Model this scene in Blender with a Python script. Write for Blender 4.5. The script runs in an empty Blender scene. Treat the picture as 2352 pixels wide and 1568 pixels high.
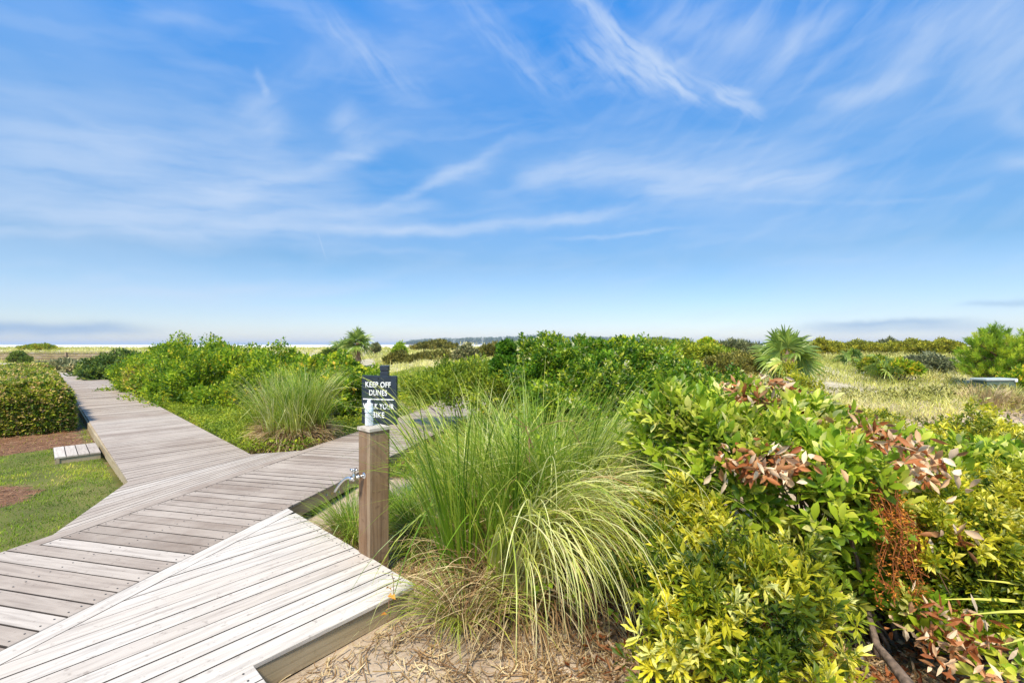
import bpy, bmesh, math
import numpy as np
R = math.radians
S = bpy.context.scene
COL = S.collection
F = 1045.0            # focal length in units of a 2352-wide picture (16 mm on 36 mm)
CAMZ = 1.87
DZ = 0.17             # deck top above the ground

def at(px, py, Y):    # survey helper: point seen at px,py that lies Y metres ahead
    return np.array([(px - 1176) / F * Y, Y, CAMZ - (py - 790) / F * Y])

# ------------------------------------------------------------------ helpers
def tag(o, label=None, cat=None, group=None, kind=None):
    if label: o['label'] = label
    if cat: o['category'] = cat
    if group: o['group'] = group
    if kind: o['kind'] = kind
    return o

def empty(name, loc=(0, 0, 0), rz=0):
    o = bpy.data.objects.new(name, None); COL.objects.link(o)
    o.location = loc; o.rotation_euler = (0, 0, rz); o.empty_display_size = .1
    return o

def unit(v):
    v = np.asarray(v, float)
    return v / np.maximum(np.linalg.norm(v, axis=-1, keepdims=True), 1e-9)

class MB:
    def __init__(s):
        s.v = []; s.f = []; s.lt = []; s.t = []; s.m = []; s.n = 0
    def add(s, verts, faces, tint=0.5, mi=0):
        """faces: (k, c) index array, all of c corners"""
        verts = np.asarray(verts, float).reshape(-1, 3)
        faces = np.asarray(faces, int)
        s.f.append((faces + s.n).ravel()); s.lt.append(np.full(len(faces), faces.shape[1]))
        s.m.append(np.full(len(faces), mi))
        s.v.append(verts); s.n += len(verts)
        s.t.append(np.broadcast_to(np.asarray(tint, float), (len(verts),)).copy())
    def build(s, name, mats, parent=None, smooth=False, loc=None, rz=0):
        me = bpy.data.meshes.new(name)
        v = np.concatenate(s.v); f = np.concatenate(s.f).astype(np.int32)
        lt = np.concatenate(s.lt).astype(np.int32)
        me.vertices.add(len(v)); me.vertices.foreach_set('co', v.astype(np.float32).ravel())
        me.loops.add(len(f)); me.loops.foreach_set('vertex_index', f)
        me.polygons.add(len(lt))
        ls = np.zeros(len(lt), np.int32); ls[1:] = np.cumsum(lt)[:-1]
        me.polygons.foreach_set('loop_start', ls); me.polygons.foreach_set('loop_total', lt)
        me.polygons.foreach_set('material_index', np.concatenate(s.m).astype(np.int32))
        me.polygons.foreach_set('use_smooth', np.full(len(lt), smooth))
        a = me.attributes.new('tint', 'FLOAT', 'POINT')
        a.data.foreach_set('value', np.concatenate(s.t).astype(np.float32))
        if not isinstance(mats, (list, tuple)): mats = [mats]
        for m in mats: me.materials.append(m)
        me.update(); me.validate()
        o = bpy.data.objects.new(name, me); COL.objects.link(o)
        if parent is not None: o.parent = parent
        if loc is not None: o.location = loc
        o.rotation_euler = (0, 0, rz)
        return o
    def box(s, c, size, rz=0, tint=.5, mi=0, bev=0.0):
        bm = bmesh.new()
        bmesh.ops.create_cube(bm, size=1)
        bmesh.ops.scale(bm, vec=size, verts=bm.verts)
        if bev: bmesh.ops.bevel(bm, geom=list(bm.edges), offset=bev, segments=2, affect='EDGES', profile=.6)
        s.bm(bm, c, rz, tint, mi)
    def bm(s, bm, c=(0, 0, 0), rz=0, tint=.5, mi=0):
        bm.verts.ensure_lookup_table()
        v = np.array([q.co[:] for q in bm.verts])
        cr, sr = math.cos(rz), math.sin(rz)
        v = np.stack([v[:, 0] * cr - v[:, 1] * sr, v[:, 0] * sr + v[:, 1] * cr, v[:, 2]], 1) + np.array(c)
        base = s.n; first = True
        for q in bm.faces:
            idx = np.array([[w.index for w in q.verts]])
            if first: s.add(v, idx, tint, mi); first = False
            else:
                s.f.append((idx + base).ravel()); s.lt.append(np.array([idx.shape[1]])); s.m.append(np.array([mi]))
        bm.free()
    def lathe(s, prof, c=(0, 0, 0), n=20, tint=.5, mi=0, axis=None):
        prof = np.array(prof, float); k = len(prof)
        a = np.linspace(0, 2 * math.pi, n, endpoint=False)
        v = np.zeros((k, n, 3))
        v[..., 0] = prof[:, 0:1] * np.cos(a); v[..., 1] = prof[:, 0:1] * np.sin(a); v[..., 2] = prof[:, 1:2]
        v = v.reshape(-1, 3)
        if axis is not None:
            z = unit(np.array(axis, float)); x = unit(np.cross([0, 0, 1.0] if abs(z[2]) < .9 else [1.0, 0, 0], z)); y = np.cross(z, x)
            v = v[:, 0:1] * x + v[:, 1:2] * y + v[:, 2:3] * z
        v = v + np.array(c)
        i = np.arange(k - 1)[:, None]; j = np.arange(n)[None]
        j2 = (j + 1) % n
        f = np.stack([i * n + j, i * n + j2, (i + 1) * n + j2, (i + 1) * n + j], -1).reshape(-1, 4)
        s.add(v, f, tint, mi)
    def tubes(s, P, r, sides=5, tint=.5, mi=0):
        P = np.asarray(P, float); n, m, _ = P.shape
        r = np.broadcast_to(np.asarray(r, float), (n, m))
        T = np.gradient(P, axis=1); T = unit(T)
        ref = np.where(np.abs(T[:, :1, 2:3]) > .9, np.array([1.0, 0, 0]), np.array([0, 0, 1.0]))
        X = unit(np.cross(T, np.broadcast_to(ref, T.shape))); Y = np.cross(T, X)
        a = np.linspace(0, 2 * math.pi, sides, endpoint=False)
        v = P[:, :, None] + r[:, :, None, None] * (np.cos(a)[None, None, :, None] * X[:, :, None] + np.sin(a)[None, None, :, None] * Y[:, :, None])
        i = np.arange(n)[:, None, None]; j = np.arange(m - 1)[None, :, None]; k = np.arange(sides)[None, None]
        k2 = (k + 1) % sides; b = i * m * sides
        f = np.stack([b + j * sides + k, b + j * sides + k2, b + (j + 1) * sides + k2, b + (j + 1) * sides + k], -1).reshape(-1, 4)
        t = np.repeat(np.broadcast_to(tint, (n,)), m * sides)
        s.add(v, f, t, mi)
        e = b[:, 0, 0]
        s.f.append(((e[:, None] + (m - 1) * sides + np.arange(sides)) + s.n - n * m * sides).ravel()); s.lt.append(np.full(n, sides)); s.m.append(np.full(n, mi))
    def ribbons(s, P, w, side, tint=.5, mi=0):
        P = np.asarray(P, float); n, m, _ = P.shape
        w = np.broadcast_to(np.asarray(w, float), (n, m))[..., None] * .5
        if side.ndim == 2: side = side[:, None]
        v = np.stack([P - side * w, P + side * w], 2).reshape(-1, 3)
        i = np.arange(n)[:, None]; j = np.arange(m - 1)[None]
        b = i * m * 2 + j * 2
        f = np.stack([b, b + 1, b + 3, b + 2], -1).reshape(-1, 4)
        s.add(v, f, np.repeat(np.broadcast_to(tint, (n,)), m * 2), mi)
    def leaves(s, P, D, N, L, W, tint, tmpl='kite', mi=0):
        tv, tf = TEMPL[tmpl]
        D = unit(D); X = unit(np.cross(D, N)); Z = np.cross(X, D)
        n = len(P); L = np.broadcast_to(L, (n,)); W = np.broadcast_to(W, (n,))
        v = P[:, None] + tv[None, :, 0:1] * (X * W[:, None])[:, None] + tv[None, :, 1:2] * (D * L[:, None])[:, None] + tv[None, :, 2:3] * (Z * W[:, None])[:, None]
        k = len(tv)
        for fs in tf:
            fs = np.array(fs)
        off = (np.arange(n) * k)
        base = s.n
        s.v.append(v.reshape(-1, 3)); s.n += n * k
        s.t.append(np.repeat(np.broadcast_to(tint, (n,)), k))
        for fs in tf:
            fs = np.array(fs)
            idx = (off[:, None, None] + fs[None]).reshape(-1, fs.shape[1]) + base
            s.f.append(idx.ravel()); s.lt.append(np.full(len(idx), fs.shape[1])); s.m.append(np.full(len(idx), mi))

TEMPL = {
 # x across (half width .5), y along, z up
 'kite': (np.array([[0, 0, 0], [-.5, .45, .12], [0, 1, -.1], [.5, .45, .12], ]), [[[0, 3, 2, 1]]]),
 'fold': (np.array([[0, 0, 0], [-.5, .45, .2], [0, .5, 0], [.5, .45, .2], [0, 1, -.25]]), [[[0, 2, 1], [0, 3, 2], [1, 2, 4], [2, 3, 4]]]),
 'oval': (np.array([[0, 0, 0], [0, .12, .02], [-.36, .3, .14], [0, .33, .02], [.36, .3, .14], [-.5, .58, .1], [0, .6, -.03], [.5, .58, .1],
                    [-.3, .84, -.06], [0, .85, -.14], [.3, .84, -.06], [0, 1, -.3]]),
          [[[0, 1, 2], [0, 4, 1], [1, 3, 2], [1, 4, 3], [8, 9, 11], [9, 10, 11]], [[2, 3, 6, 5], [3, 4, 7, 6], [5, 6, 9, 8], [6, 7, 10, 9]]]),
 'curl': (np.array([[0, 0, 0], [-.35, .3, .35], [0, .33, 0], [.35, .3, .35], [-.42, .62, .5], [0, .66, .12], [.42, .62, .5], [0, 1, .55]]),
          [[[0, 2, 1], [0, 3, 2], [4, 5, 7], [5, 6, 7]], [[1, 2, 5, 4], [2, 3, 6, 5]]]),
 'wavy': (np.array([[0, 0, 0], [-.22, .3, .08], [0, .3, 0], [.22, .3, .1], [-.5, .55, .25], [0, .55, -.02], [.4, .5, .02], [-.3, .72, -.1], [0, .75, -.1], [.5, .74, .2], [0, 1, -.35]]),
          [[[0, 2, 1], [0, 3, 2], [7, 8, 10], [8, 9, 10]], [[1, 2, 5, 4], [2, 3, 6, 5], [4, 5, 8, 7], [5, 6, 9, 8]]]),
}

# ------------------------------------------------------------------ materials
def nt_new(name):
    m = bpy.data.materials.new(name); m.use_nodes = True
    nt = m.node_tree; nt.nodes.clear()
    return m, nt, nt.nodes, nt.links

def ramp(N, stops):
    r = N.new('ShaderNodeValToRGB'); e = r.color_ramp.elements
    while len(e) < len(stops): e.new(.5)
    for q, (p, c) in zip(e, stops): q.position = p; q.color = (*c, 1)
    return r

def leafmat(name, stops, rough=.5, trans=.3, spec=.35, var=.35):
    stops = [(p, (min(.8, c[0] * 1.5), min(.8, c[1] * 1.32), min(.7, c[2] * 1.05))) for p, c in stops]
    trans = min(.45, trans * 1.3)
    m, nt, N, Lk = nt_new(name)
    at_ = N.new('ShaderNodeAttribute'); at_.attribute_name = 'tint'
    r = ramp(N, stops); Lk.new(at_.outputs['Fac'], r.inputs[0])
    tc = N.new('ShaderNodeTexCoord'); no = N.new('ShaderNodeTexNoise'); no.inputs['Scale'].default_value = 3.0
    no.inputs['Detail'].default_value = 4
    Lk.new(tc.outputs['Object'], no.inputs['Vector'])
    hs = N.new('ShaderNodeHueSaturation'); mr = N.new('ShaderNodeMapRange')
    mr.inputs['From Min'].default_value = .3; mr.inputs['From Max'].default_value = .7
    mr.inputs['To Min'].default_value = 1 - var; mr.inputs['To Max'].default_value = 1 + var
    Lk.new(no.outputs['Fac'], mr.inputs[0]); Lk.new(mr.outputs[0], hs.inputs['Value']); Lk.new(r.outputs[0], hs.inputs['Color'])
    p = N.new('ShaderNodeBsdfPrincipled'); p.inputs['Roughness'].default_value = rough; p.inputs['Specular IOR Level'].default_value = spec
    Lk.new(hs.outputs[0], p.inputs['Base Color'])
    out = N.new('ShaderNodeOutputMaterial')
    if trans > 0:
        t = N.new('ShaderNodeBsdfTranslucent'); g = N.new('ShaderNodeGamma'); g.inputs[1].default_value = .85
        Lk.new(hs.outputs[0], g.inputs[0]); Lk.new(g.outputs[0], t.inputs[0])
        mx = N.new('ShaderNodeMixShader'); mx.inputs[0].default_value = trans
        Lk.new(p.outputs[0], mx.inputs[1]); Lk.new(t.outputs[0], mx.inputs[2]); Lk.new(mx.outputs[0], out.inputs[0])
    else: Lk.new(p.outputs[0], out.inputs[0])
    return m

def woodmat(name, stops, dark, scale=(3, 40, 40), rough=.75, grain=.35, blotch=None, coord='UV', bump=.25, stain=None):
    """board colour by tint attribute, grain stretched along the board (UV: u along, v across)"""
    m, nt, N, Lk = nt_new(name)
    at_ = N.new('ShaderNodeAttribute'); at_.attribute_name = 'tint'
    r = ramp(N, stops); Lk.new(at_.outputs['Fac'], r.inputs[0])
    tc = N.new('ShaderNodeTexCoord'); mp = N.new('ShaderNodeMapping'); mp.inputs['Scale'].default_value = scale
    src = N.new('ShaderNodeUVMap').outputs[0] if coord == 'UV' else tc.outputs['Object']
    Lk.new(src, mp.inputs[0])
    n1 = N.new('ShaderNodeTexNoise'); n1.inputs['Scale'].default_value = 1; n1.inputs['Detail'].default_value = 8; n1.inputs['Distortion'].default_value = .6
    Lk.new(mp.outputs[0], n1.inputs['Vector'])
    mr = N.new('ShaderNodeMapRange'); mr.inputs['From Min'].default_value = .42; mr.inputs['From Max'].default_value = .7
    Lk.new(n1.outputs['Fac'], mr.inputs[0])
    mul = N.new('ShaderNodeMath'); mul.operation = 'MULTIPLY'; mul.inputs[1].default_value = grain; Lk.new(mr.outputs[0], mul.inputs[0])
    mx = N.new('ShaderNodeMix'); mx.data_type = 'RGBA'
    Lk.new(mul.outputs[0], mx.inputs['Factor']); Lk.new(r.outputs[0], mx.inputs['A']); mx.inputs['B'].default_value = (*dark, 1)
    n2 = N.new('ShaderNodeTexNoise'); n2.inputs['Scale'].default_value = 1.6; n2.inputs['Detail'].default_value = 5; n2.inputs['Roughness'].default_value = .65
    Lk.new(tc.outputs['Object'], n2.inputs['Vector'])
    m2 = N.new('ShaderNodeMapRange'); m2.inputs['From Min'].default_value = .42; m2.inputs['From Max'].default_value = .62
    Lk.new(n2.outputs['Fac'], m2.inputs[0])
    mx2 = N.new('ShaderNodeMix'); mx2.data_type = 'RGBA'
    c = blotch or dark
    mm = N.new('ShaderNodeMath'); mm.operation = 'MULTIPLY'; mm.inputs[1].default_value = .38; Lk.new(m2.outputs[0], mm.inputs[0])
    Lk.new(mm.outputs[0], mx2.inputs['Factor']); Lk.new(mx.outputs['Result'], mx2.inputs['A']); mx2.inputs['B'].default_value = (*c, 1)
    col = mx2.outputs['Result']
    # small flecks of dirt
    n3 = N.new('ShaderNodeTexNoise'); n3.inputs['Scale'].default_value = 26; n3.inputs['Detail'].default_value = 3
    Lk.new(tc.outputs['Object'], n3.inputs['Vector'])
    m3 = N.new('ShaderNodeMapRange'); m3.inputs['From Min'].default_value = .62; m3.inputs['From Max'].default_value = .74; m3.inputs['To Max'].default_value = .4
    Lk.new(n3.outputs['Fac'], m3.inputs[0])
    mx3 = N.new('ShaderNodeMix'); mx3.data_type = 'RGBA'
    Lk.new(m3.outputs[0], mx3.inputs['Factor']); Lk.new(col, mx3.inputs['A']); mx3.inputs['B'].default_value = (*dark, 1)
    p = N.new('ShaderNodeBsdfPrincipled'); p.inputs['Roughness'].default_value = rough; p.inputs['Specular IOR Level'].default_value = .3
    Lk.new(mx3.outputs['Result'], p.inputs['Base Color'])
    b = N.new('ShaderNodeBump'); b.inputs['Strength'].default_value = bump; b.inputs['Distance'].default_value = .003
    Lk.new(n1.outputs['Fac'], b.inputs['Height']); Lk.new(b.outputs[0], p.inputs['Normal'])
    out = N.new('ShaderNodeOutputMaterial'); Lk.new(p.outputs[0], out.inputs[0])
    return m

def plain(name, col, rough=.6, metal=0, spec=.5, noise=.12, scale=8, bump=0):
    m, nt, N, Lk = nt_new(name)
    tc = N.new('ShaderNodeTexCoord'); no = N.new('ShaderNodeTexNoise'); no.inputs['Scale'].default_value = scale; no.inputs['Detail'].default_value = 6
    Lk.new(tc.outputs['Object'], no.inputs['Vector'])
    hs = N.new('ShaderNodeHueSaturation'); hs.inputs['Color'].default_value = (*col, 1)
    mr = N.new('ShaderNodeMapRange'); mr.inputs['From Min'].default_value = .3; mr.inputs['From Max'].default_value = .7
    mr.inputs['To Min'].default_value = 1 - noise; mr.inputs['To Max'].default_value = 1 + noise
    Lk.new(no.outputs['Fac'], mr.inputs[0]); Lk.new(mr.outputs[0], hs.inputs['Value'])
    p = N.new('ShaderNodeBsdfPrincipled'); p.inputs['Roughness'].default_value = rough; p.inputs['Metallic'].default_value = metal
    p.inputs['Specular IOR Level'].default_value = spec
    Lk.new(hs.outputs[0], p.inputs['Base Color'])
    if bump:
        b = N.new('ShaderNodeBump'); b.inputs['Strength'].default_value = bump; b.inputs['Distance'].default_value = .01
        Lk.new(no.outputs['Fac'], b.inputs['Height']); Lk.new(b.outputs[0], p.inputs['Normal'])
    out = N.new('ShaderNodeOutputMaterial'); Lk.new(p.outputs[0], out.inputs[0])
    return m

# ------------------------------------------------------------------ deck geometry lines
u_ = np.array([.2215, .9751]); n_ = np.array([.9751, -.2215])       # walkway B: along, right
BL, BR = -4.90, -3.33
a_ = np.array([-.7193, .6947]); p_ = np.array([.6947, .7193])       # walkway A: along, right
AL, AR = .70, 2.25
d_ = np.array([.649, .760]); q_ = np.array([.760, -.649])           # landing C boards: along, across
s_ = np.array([.674, .738]); SC1, SC2, QC = 1.919, .857, -2.612
JP = np.array([[-4.06, 3.96], [-4.755, 5.64], [-4.03, 7.03], [-3.37, 7.28]])
A_END = 31.0

def on_deck(x, y, mg=0.0):
    P = np.stack([np.asarray(x, float), np.asarray(y, float)], -1)
    nB, aB = P @ n_, P @ u_
    inB = (nB > BL - mg) & (nB < BR + mg) & (aB < 24)
    pA, aA = P @ p_, P @ a_
    inA = (pA > AL - mg) & (pA < AR + mg) & (aA > 7.2) & (aA < A_END)
    c1 = (nB > BR) & (P @ q_ < QC + mg) & (P @ s_ < SC1 + mg)
    c2 = (nB > BR) & (P @ q_ > QC) & (P @ s_ < SC2 + mg)
    # gusset: left of B, right of gusset edge, before A start
    g = JP[1] - JP[0]; gn = np.array([g[1], -g[0]]); gn = gn / np.linalg.norm(gn)
    h = JP[3] - JP[2]; hn = np.array([-h[1], h[0]]); hn = hn / np.linalg.norm(hn)
    inJ = (nB < BL + .1) & ((P - JP[0]) @ gn > -mg) & ((P - JP[2]) @ hn < mg) & (P @ a_ < 7.9) & (P[..., 1] > 3.9)
    far = (aA >= A_END - .5) & (np.abs(pA - 1.4 + (aA - A_END) * .17) < .85 + mg) & (aA < 42)
    return inB | inA | c1 | c2 | inJ | far

def sst(a, b, x):
    t = np.clip((np.asarray(x, float) - a) / (b - a), 0, 1); return t * t * (3 - 2 * t)

def nz(x, y, s=1.0, k=0):
    x = np.asarray(x, float) / s; y = np.asarray(y, float) / s
    return (np.sin(x * 1.7 + k + 1.3 * np.sin(y * 1.1 + k * 2)) + np.sin(y * 2.1 - k + 1.1 * np.sin(x * 1.3 + k)) + .6 * np.sin(x * 3.9 + y * 3.1 + k) + .4 * np.sin(x * 7.3 - y * 6.1 + 2 * k)) / 3.0

def gz(x, y):
    x = np.asarray(x, float); y = np.asarray(y, float)
    r = x / np.maximum(y, 1)
    zl = .1 * sst(14, 45, y) + 1.05 * sst(47, 66, y) + .12 * nz(x, y, 6, 1) * sst(47, 55, y)
    zr = .50 * sst(8.5, 17, y) + .35 * sst(17, 28, y) + .30 * sst(30, 60, y) + sst(9, 20, y) * (.09 * nz(x, y, 3.2) + .12 * nz(x, y, 9, 2))
    zrr = .45 * sst(7, 11, y) + .62 * sst(11, 22, y) + .16 * sst(25, 60, y) + sst(9, 14, y) * (.06 * nz(x, y, 2.6) + .08 * nz(x, y, 8, 2))
    t = sst(-.42, -.18, r); t2 = sst(.28, .5, r)
    z = zl * (1 - t) + (zr * (1 - t2) + zrr * t2) * t
    z = z * (1 - sst(74, 92, y)) - 1.6 * sst(74, 96, y)
    z = z - 1.8 * sst(2400, 2900, y)
    # lawn runs up flush with the boards at the near left corner
    z = z + .115 * (1 - sst(4.0, 7.0, y)) * (x < -3.0) * (y > -8)
    z = z + .42 * np.exp(-(((x - 10.6) / 2.6) ** 2 + ((y - 9.5) / 1.1) ** 2))
    # hollow beside the cross walkway
    z = z - .10 * np.exp(-(((x + 1.7) / .9) ** 2 + ((y - 5.0) / 1.1) ** 2))
    z = z + .012 * nz(x, y, .35, 3) * (y < 30)
    return z

def boxed(v, w, cond): return cond

# ------------------------------------------------------------------ ground
def growing(a, b, s0, g):
    out = [a]; s = s0
    while out[-1] < b: out.append(out[-1] + s); s *= g
    return np.array(out)
ys = np.concatenate([np.arange(-10, 13, .14), growing(13, 90, .2, 1.02), growing(91.5, 30000, 4, 1.25)])
xp = np.concatenate([np.arange(0, 11, .14)[1:], growing(11, 95, .22, 1.03), growing(100, 30000, 8, 1.3)])
xs = np.concatenate([-xp[::-1], [0], xp])
X, Y = np.meshgrid(xs, ys)
Z = gz(X, Y)
dk = on_deck(X, Y, -.12)
Z = np.where(dk & (Y < 30), np.minimum(Z, -.30), Z)
ny, nx = X.shape
g = MB()
jj, ii = np.meshgrid(np.arange(nx - 1), np.arange(ny - 1))
b0 = ii * nx + jj
# lawn attribute -> tint: 1 lawn, .5 mulch, 0 sand ; painted as material zones
def lawn_mask(x, y):
    P = np.stack([x, y], -1)
    l = (P @ p_ < AL + .05) & (y < 13) | ((P @ n_ < BL) & (y < 7))
    return l & (x < -2.5)
def mulch_mask(x, y):
    P = np.stack([x, y], -1)
    pa, aa = P @ p_, P @ a_
    e = .25 * nz(x, y, .8, 5) + .16 * nz(x, y, .17, 2)
    band = (aa > 11.35 + e) & (pa < .62 + e * .3)
    spot = ((x + 6.3) ** 2 + (y - 5.15) ** 2) < .55 + e * .5
    return band | spot
lw = lawn_mask(X, Y).astype(float)
P2 = np.stack([X, Y], -1)
gc = ((P2 @ p_ > AR) & (P2 @ n_ < BL) & (Y < 20)) | ((P2 @ n_ > BR) & (Y > 6.5) & (Y < 12) & (X < 2.0))
ml = mulch_mask(X, Y).astype(float)
tint = np.where(lw > 0, np.where(ml > 0, .5, 1.0), np.where(gc, .75, 0.0))
g.add(np.stack([X, Y, Z], -1).reshape(-1, 3), np.stack([b0, b0 + 1, b0 + nx + 1, b0 + nx], -1).reshape(-1, 4), tint.ravel())

m, nt, N, Lk = nt_new('ground_soil')
at_ = N.new('ShaderNodeAttribute'); at_.attribute_name = 'tint'
tc = N.new('ShaderNodeTexCoord')
n1 = N.new('ShaderNodeTexNoise'); n1.inputs['Scale'].default_value = 1.1; n1.inputs['Detail'].default_value = 10; n1.inputs['Roughness'].default_value = .65
n2 = N.new('ShaderNodeTexNoise'); n2.inputs['Scale'].default_value = 60; n2.inputs['Detail'].default_value = 4
for q in (n1, n2): Lk.new(tc.outputs['Object'], q.inputs['Vector'])
sand = ramp(N, [(.3, (.27, .20, .135)), (.5, (.42, .335, .24)), (.7, (.56, .47, .36))]); Lk.new(n1.outputs['Fac'], sand.inputs[0])
gn = ramp(N, [(.3, (.045, .07, .012)), (.5, (.10, .13, .02)), (.72, (.19, .17, .05))]); Lk.new(n1.outputs['Fac'], gn.inputs[0])
mu = ramp(N, [(.3, (.11, .05, .025)), (.7, (.27, .15, .08))]); Lk.new(n2.outputs['Fac'], mu.inputs[0])
def mixc(fac, a, b):
    q = N.new('ShaderNodeMix'); q.data_type = 'RGBA'; Lk.new(fac, q.inputs['Factor']); Lk.new(a, q.inputs['A']); Lk.new(b, q.inputs['B']); return q.outputs['Result']
def mrange(src, a, b, c=0, d=1):
    q = N.new('ShaderNodeMapRange'); q.inputs['From Min'].default_value = a; q.inputs['From Max'].default_value = b
    q.inputs['To Min'].default_value = c; q.inputs['To Max'].default_value = d; Lk.new(src, q.inputs[0]); return q.outputs[0]
c1 = mixc(mrange(at_.outputs['Fac'], .1, .45), sand.outputs[0], mu.outputs[0])
c2 = mixc(mrange(at_.outputs['Fac'], .55, .72), c1, gn.outputs[0])
c3 = mixc(mrange(n2.outputs['Fac'], .35, .65, 0, .35), c2, mu.outputs[0])
# pale dry grass thatch on the far dunes, bright bare sand on the beach
geo = N.new('ShaderNodeSeparateXYZ'); Lk.new(tc.outputs['Object'], geo.inputs[0])
th = ramp(N, [(.35, (.30, .28, .15)), (.6, (.52, .47, .33))]); Lk.new(n1.outputs['Fac'], th.inputs[0])
fa = mrange(geo.outputs['Y'], 9, 16, 0, .75)
fb = mrange(geo.outputs['Y'], 78, 92, 0, 1)
c4 = mixc(fa, c3, th.outputs[0])
wb = N.new('ShaderNodeRGB'); wb.outputs[0].default_value = (.78, .74, .68, 1)
c5 = mixc(fb, c4, wb.outputs[0])
p = N.new('ShaderNodeBsdfPrincipled'); p.inputs['Roughness'].default_value = .9; p.inputs['Specular IOR Level'].default_value = .2
Lk.new(c5, p.inputs['Base Color'])
bp = N.new('ShaderNodeBump'); bp.inputs['Strength'].default_value = .35; bp.inputs['Distance'].default_value = .012
Lk.new(n2.outputs['Fac'], bp.inputs['Height']); Lk.new(bp.outputs[0], p.inputs['Normal'])
out = N.new('ShaderNodeOutputMaterial'); Lk.new(p.outputs[0], out.inputs[0])
tag(g.build('ground', m, smooth=True), 'sandy ground with lawn, dunes and beach', kind='structure')

w = MB()
w.add([[-30000, 2350, -2.35], [30000, 2350, -2.35], [30000, 30000, -2.35], [-30000, 30000, -2.35]], [[0, 1, 2, 3]])
m, nt, N, Lk = nt_new('sea_water')
tc = N.new('ShaderNodeTexCoord'); n1 = N.new('ShaderNodeTexNoise'); n1.inputs['Scale'].default_value = .2; n1.inputs['Detail'].default_value = 5
Lk.new(tc.outputs['Object'], n1.inputs['Vector'])
p = N.new('ShaderNodeBsdfPrincipled'); p.inputs['Base Color'].default_value = (.30, .40, .46, 1); p.inputs['Roughness'].default_value = .25
bp = N.new('ShaderNodeBump'); bp.inputs['Strength'].default_value = .5; bp.inputs['Distance'].default_value = .3
Lk.new(n1.outputs['Fac'], bp.inputs['Height']); Lk.new(bp.outputs[0], p.inputs['Normal'])
out = N.new('ShaderNodeOutputMaterial'); Lk.new(p.outputs[0], out.inputs[0])
tag(w.build('water', m), 'pale sea at the horizon', kind='structure')

# ------------------------------------------------------------------ decks
DECK = woodmat('weathered_deck_boards',
    [(0, (.195, .142, .104)), (.3, (.305, .240, .188)), (.6, (.42, .350, .285)), (.8, (.53, .465, .395)), (1, (.61, .56, .49))],
    (.12, .085, .065), scale=(2.6, 30, 1), grain=.42, blotch=(.48, .41, .335))
FASC = woodmat('treated_timber', [(0, (.34, .265, .15)), (1, (.48, .39, .25))], (.16, .11, .055), scale=(2.2, 45, 1), grain=.5, blotch=(.46, .38, .27))
GAP_SHADE = plain('board_gap_shade', (.035, .026, .02), .95)  # near-black on the long board sides, painting shade into the deck gaps
SCREW = plain('screw_heads', (.10, .085, .07), .5, .5)

def clip(poly, n, c):        # keep n.x <= c
    out = []
    for i in range(len(poly)):
        a, b = poly[i], poly[(i + 1) % len(poly)]
        da, db = a @ n - c, b @ n - c
        if da <= 0: out.append(a)
        if (da < 0) != (db < 0) and abs(da - db) > 1e-12: out.append(a + (b - a) * da / (da - db))
    return out

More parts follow.
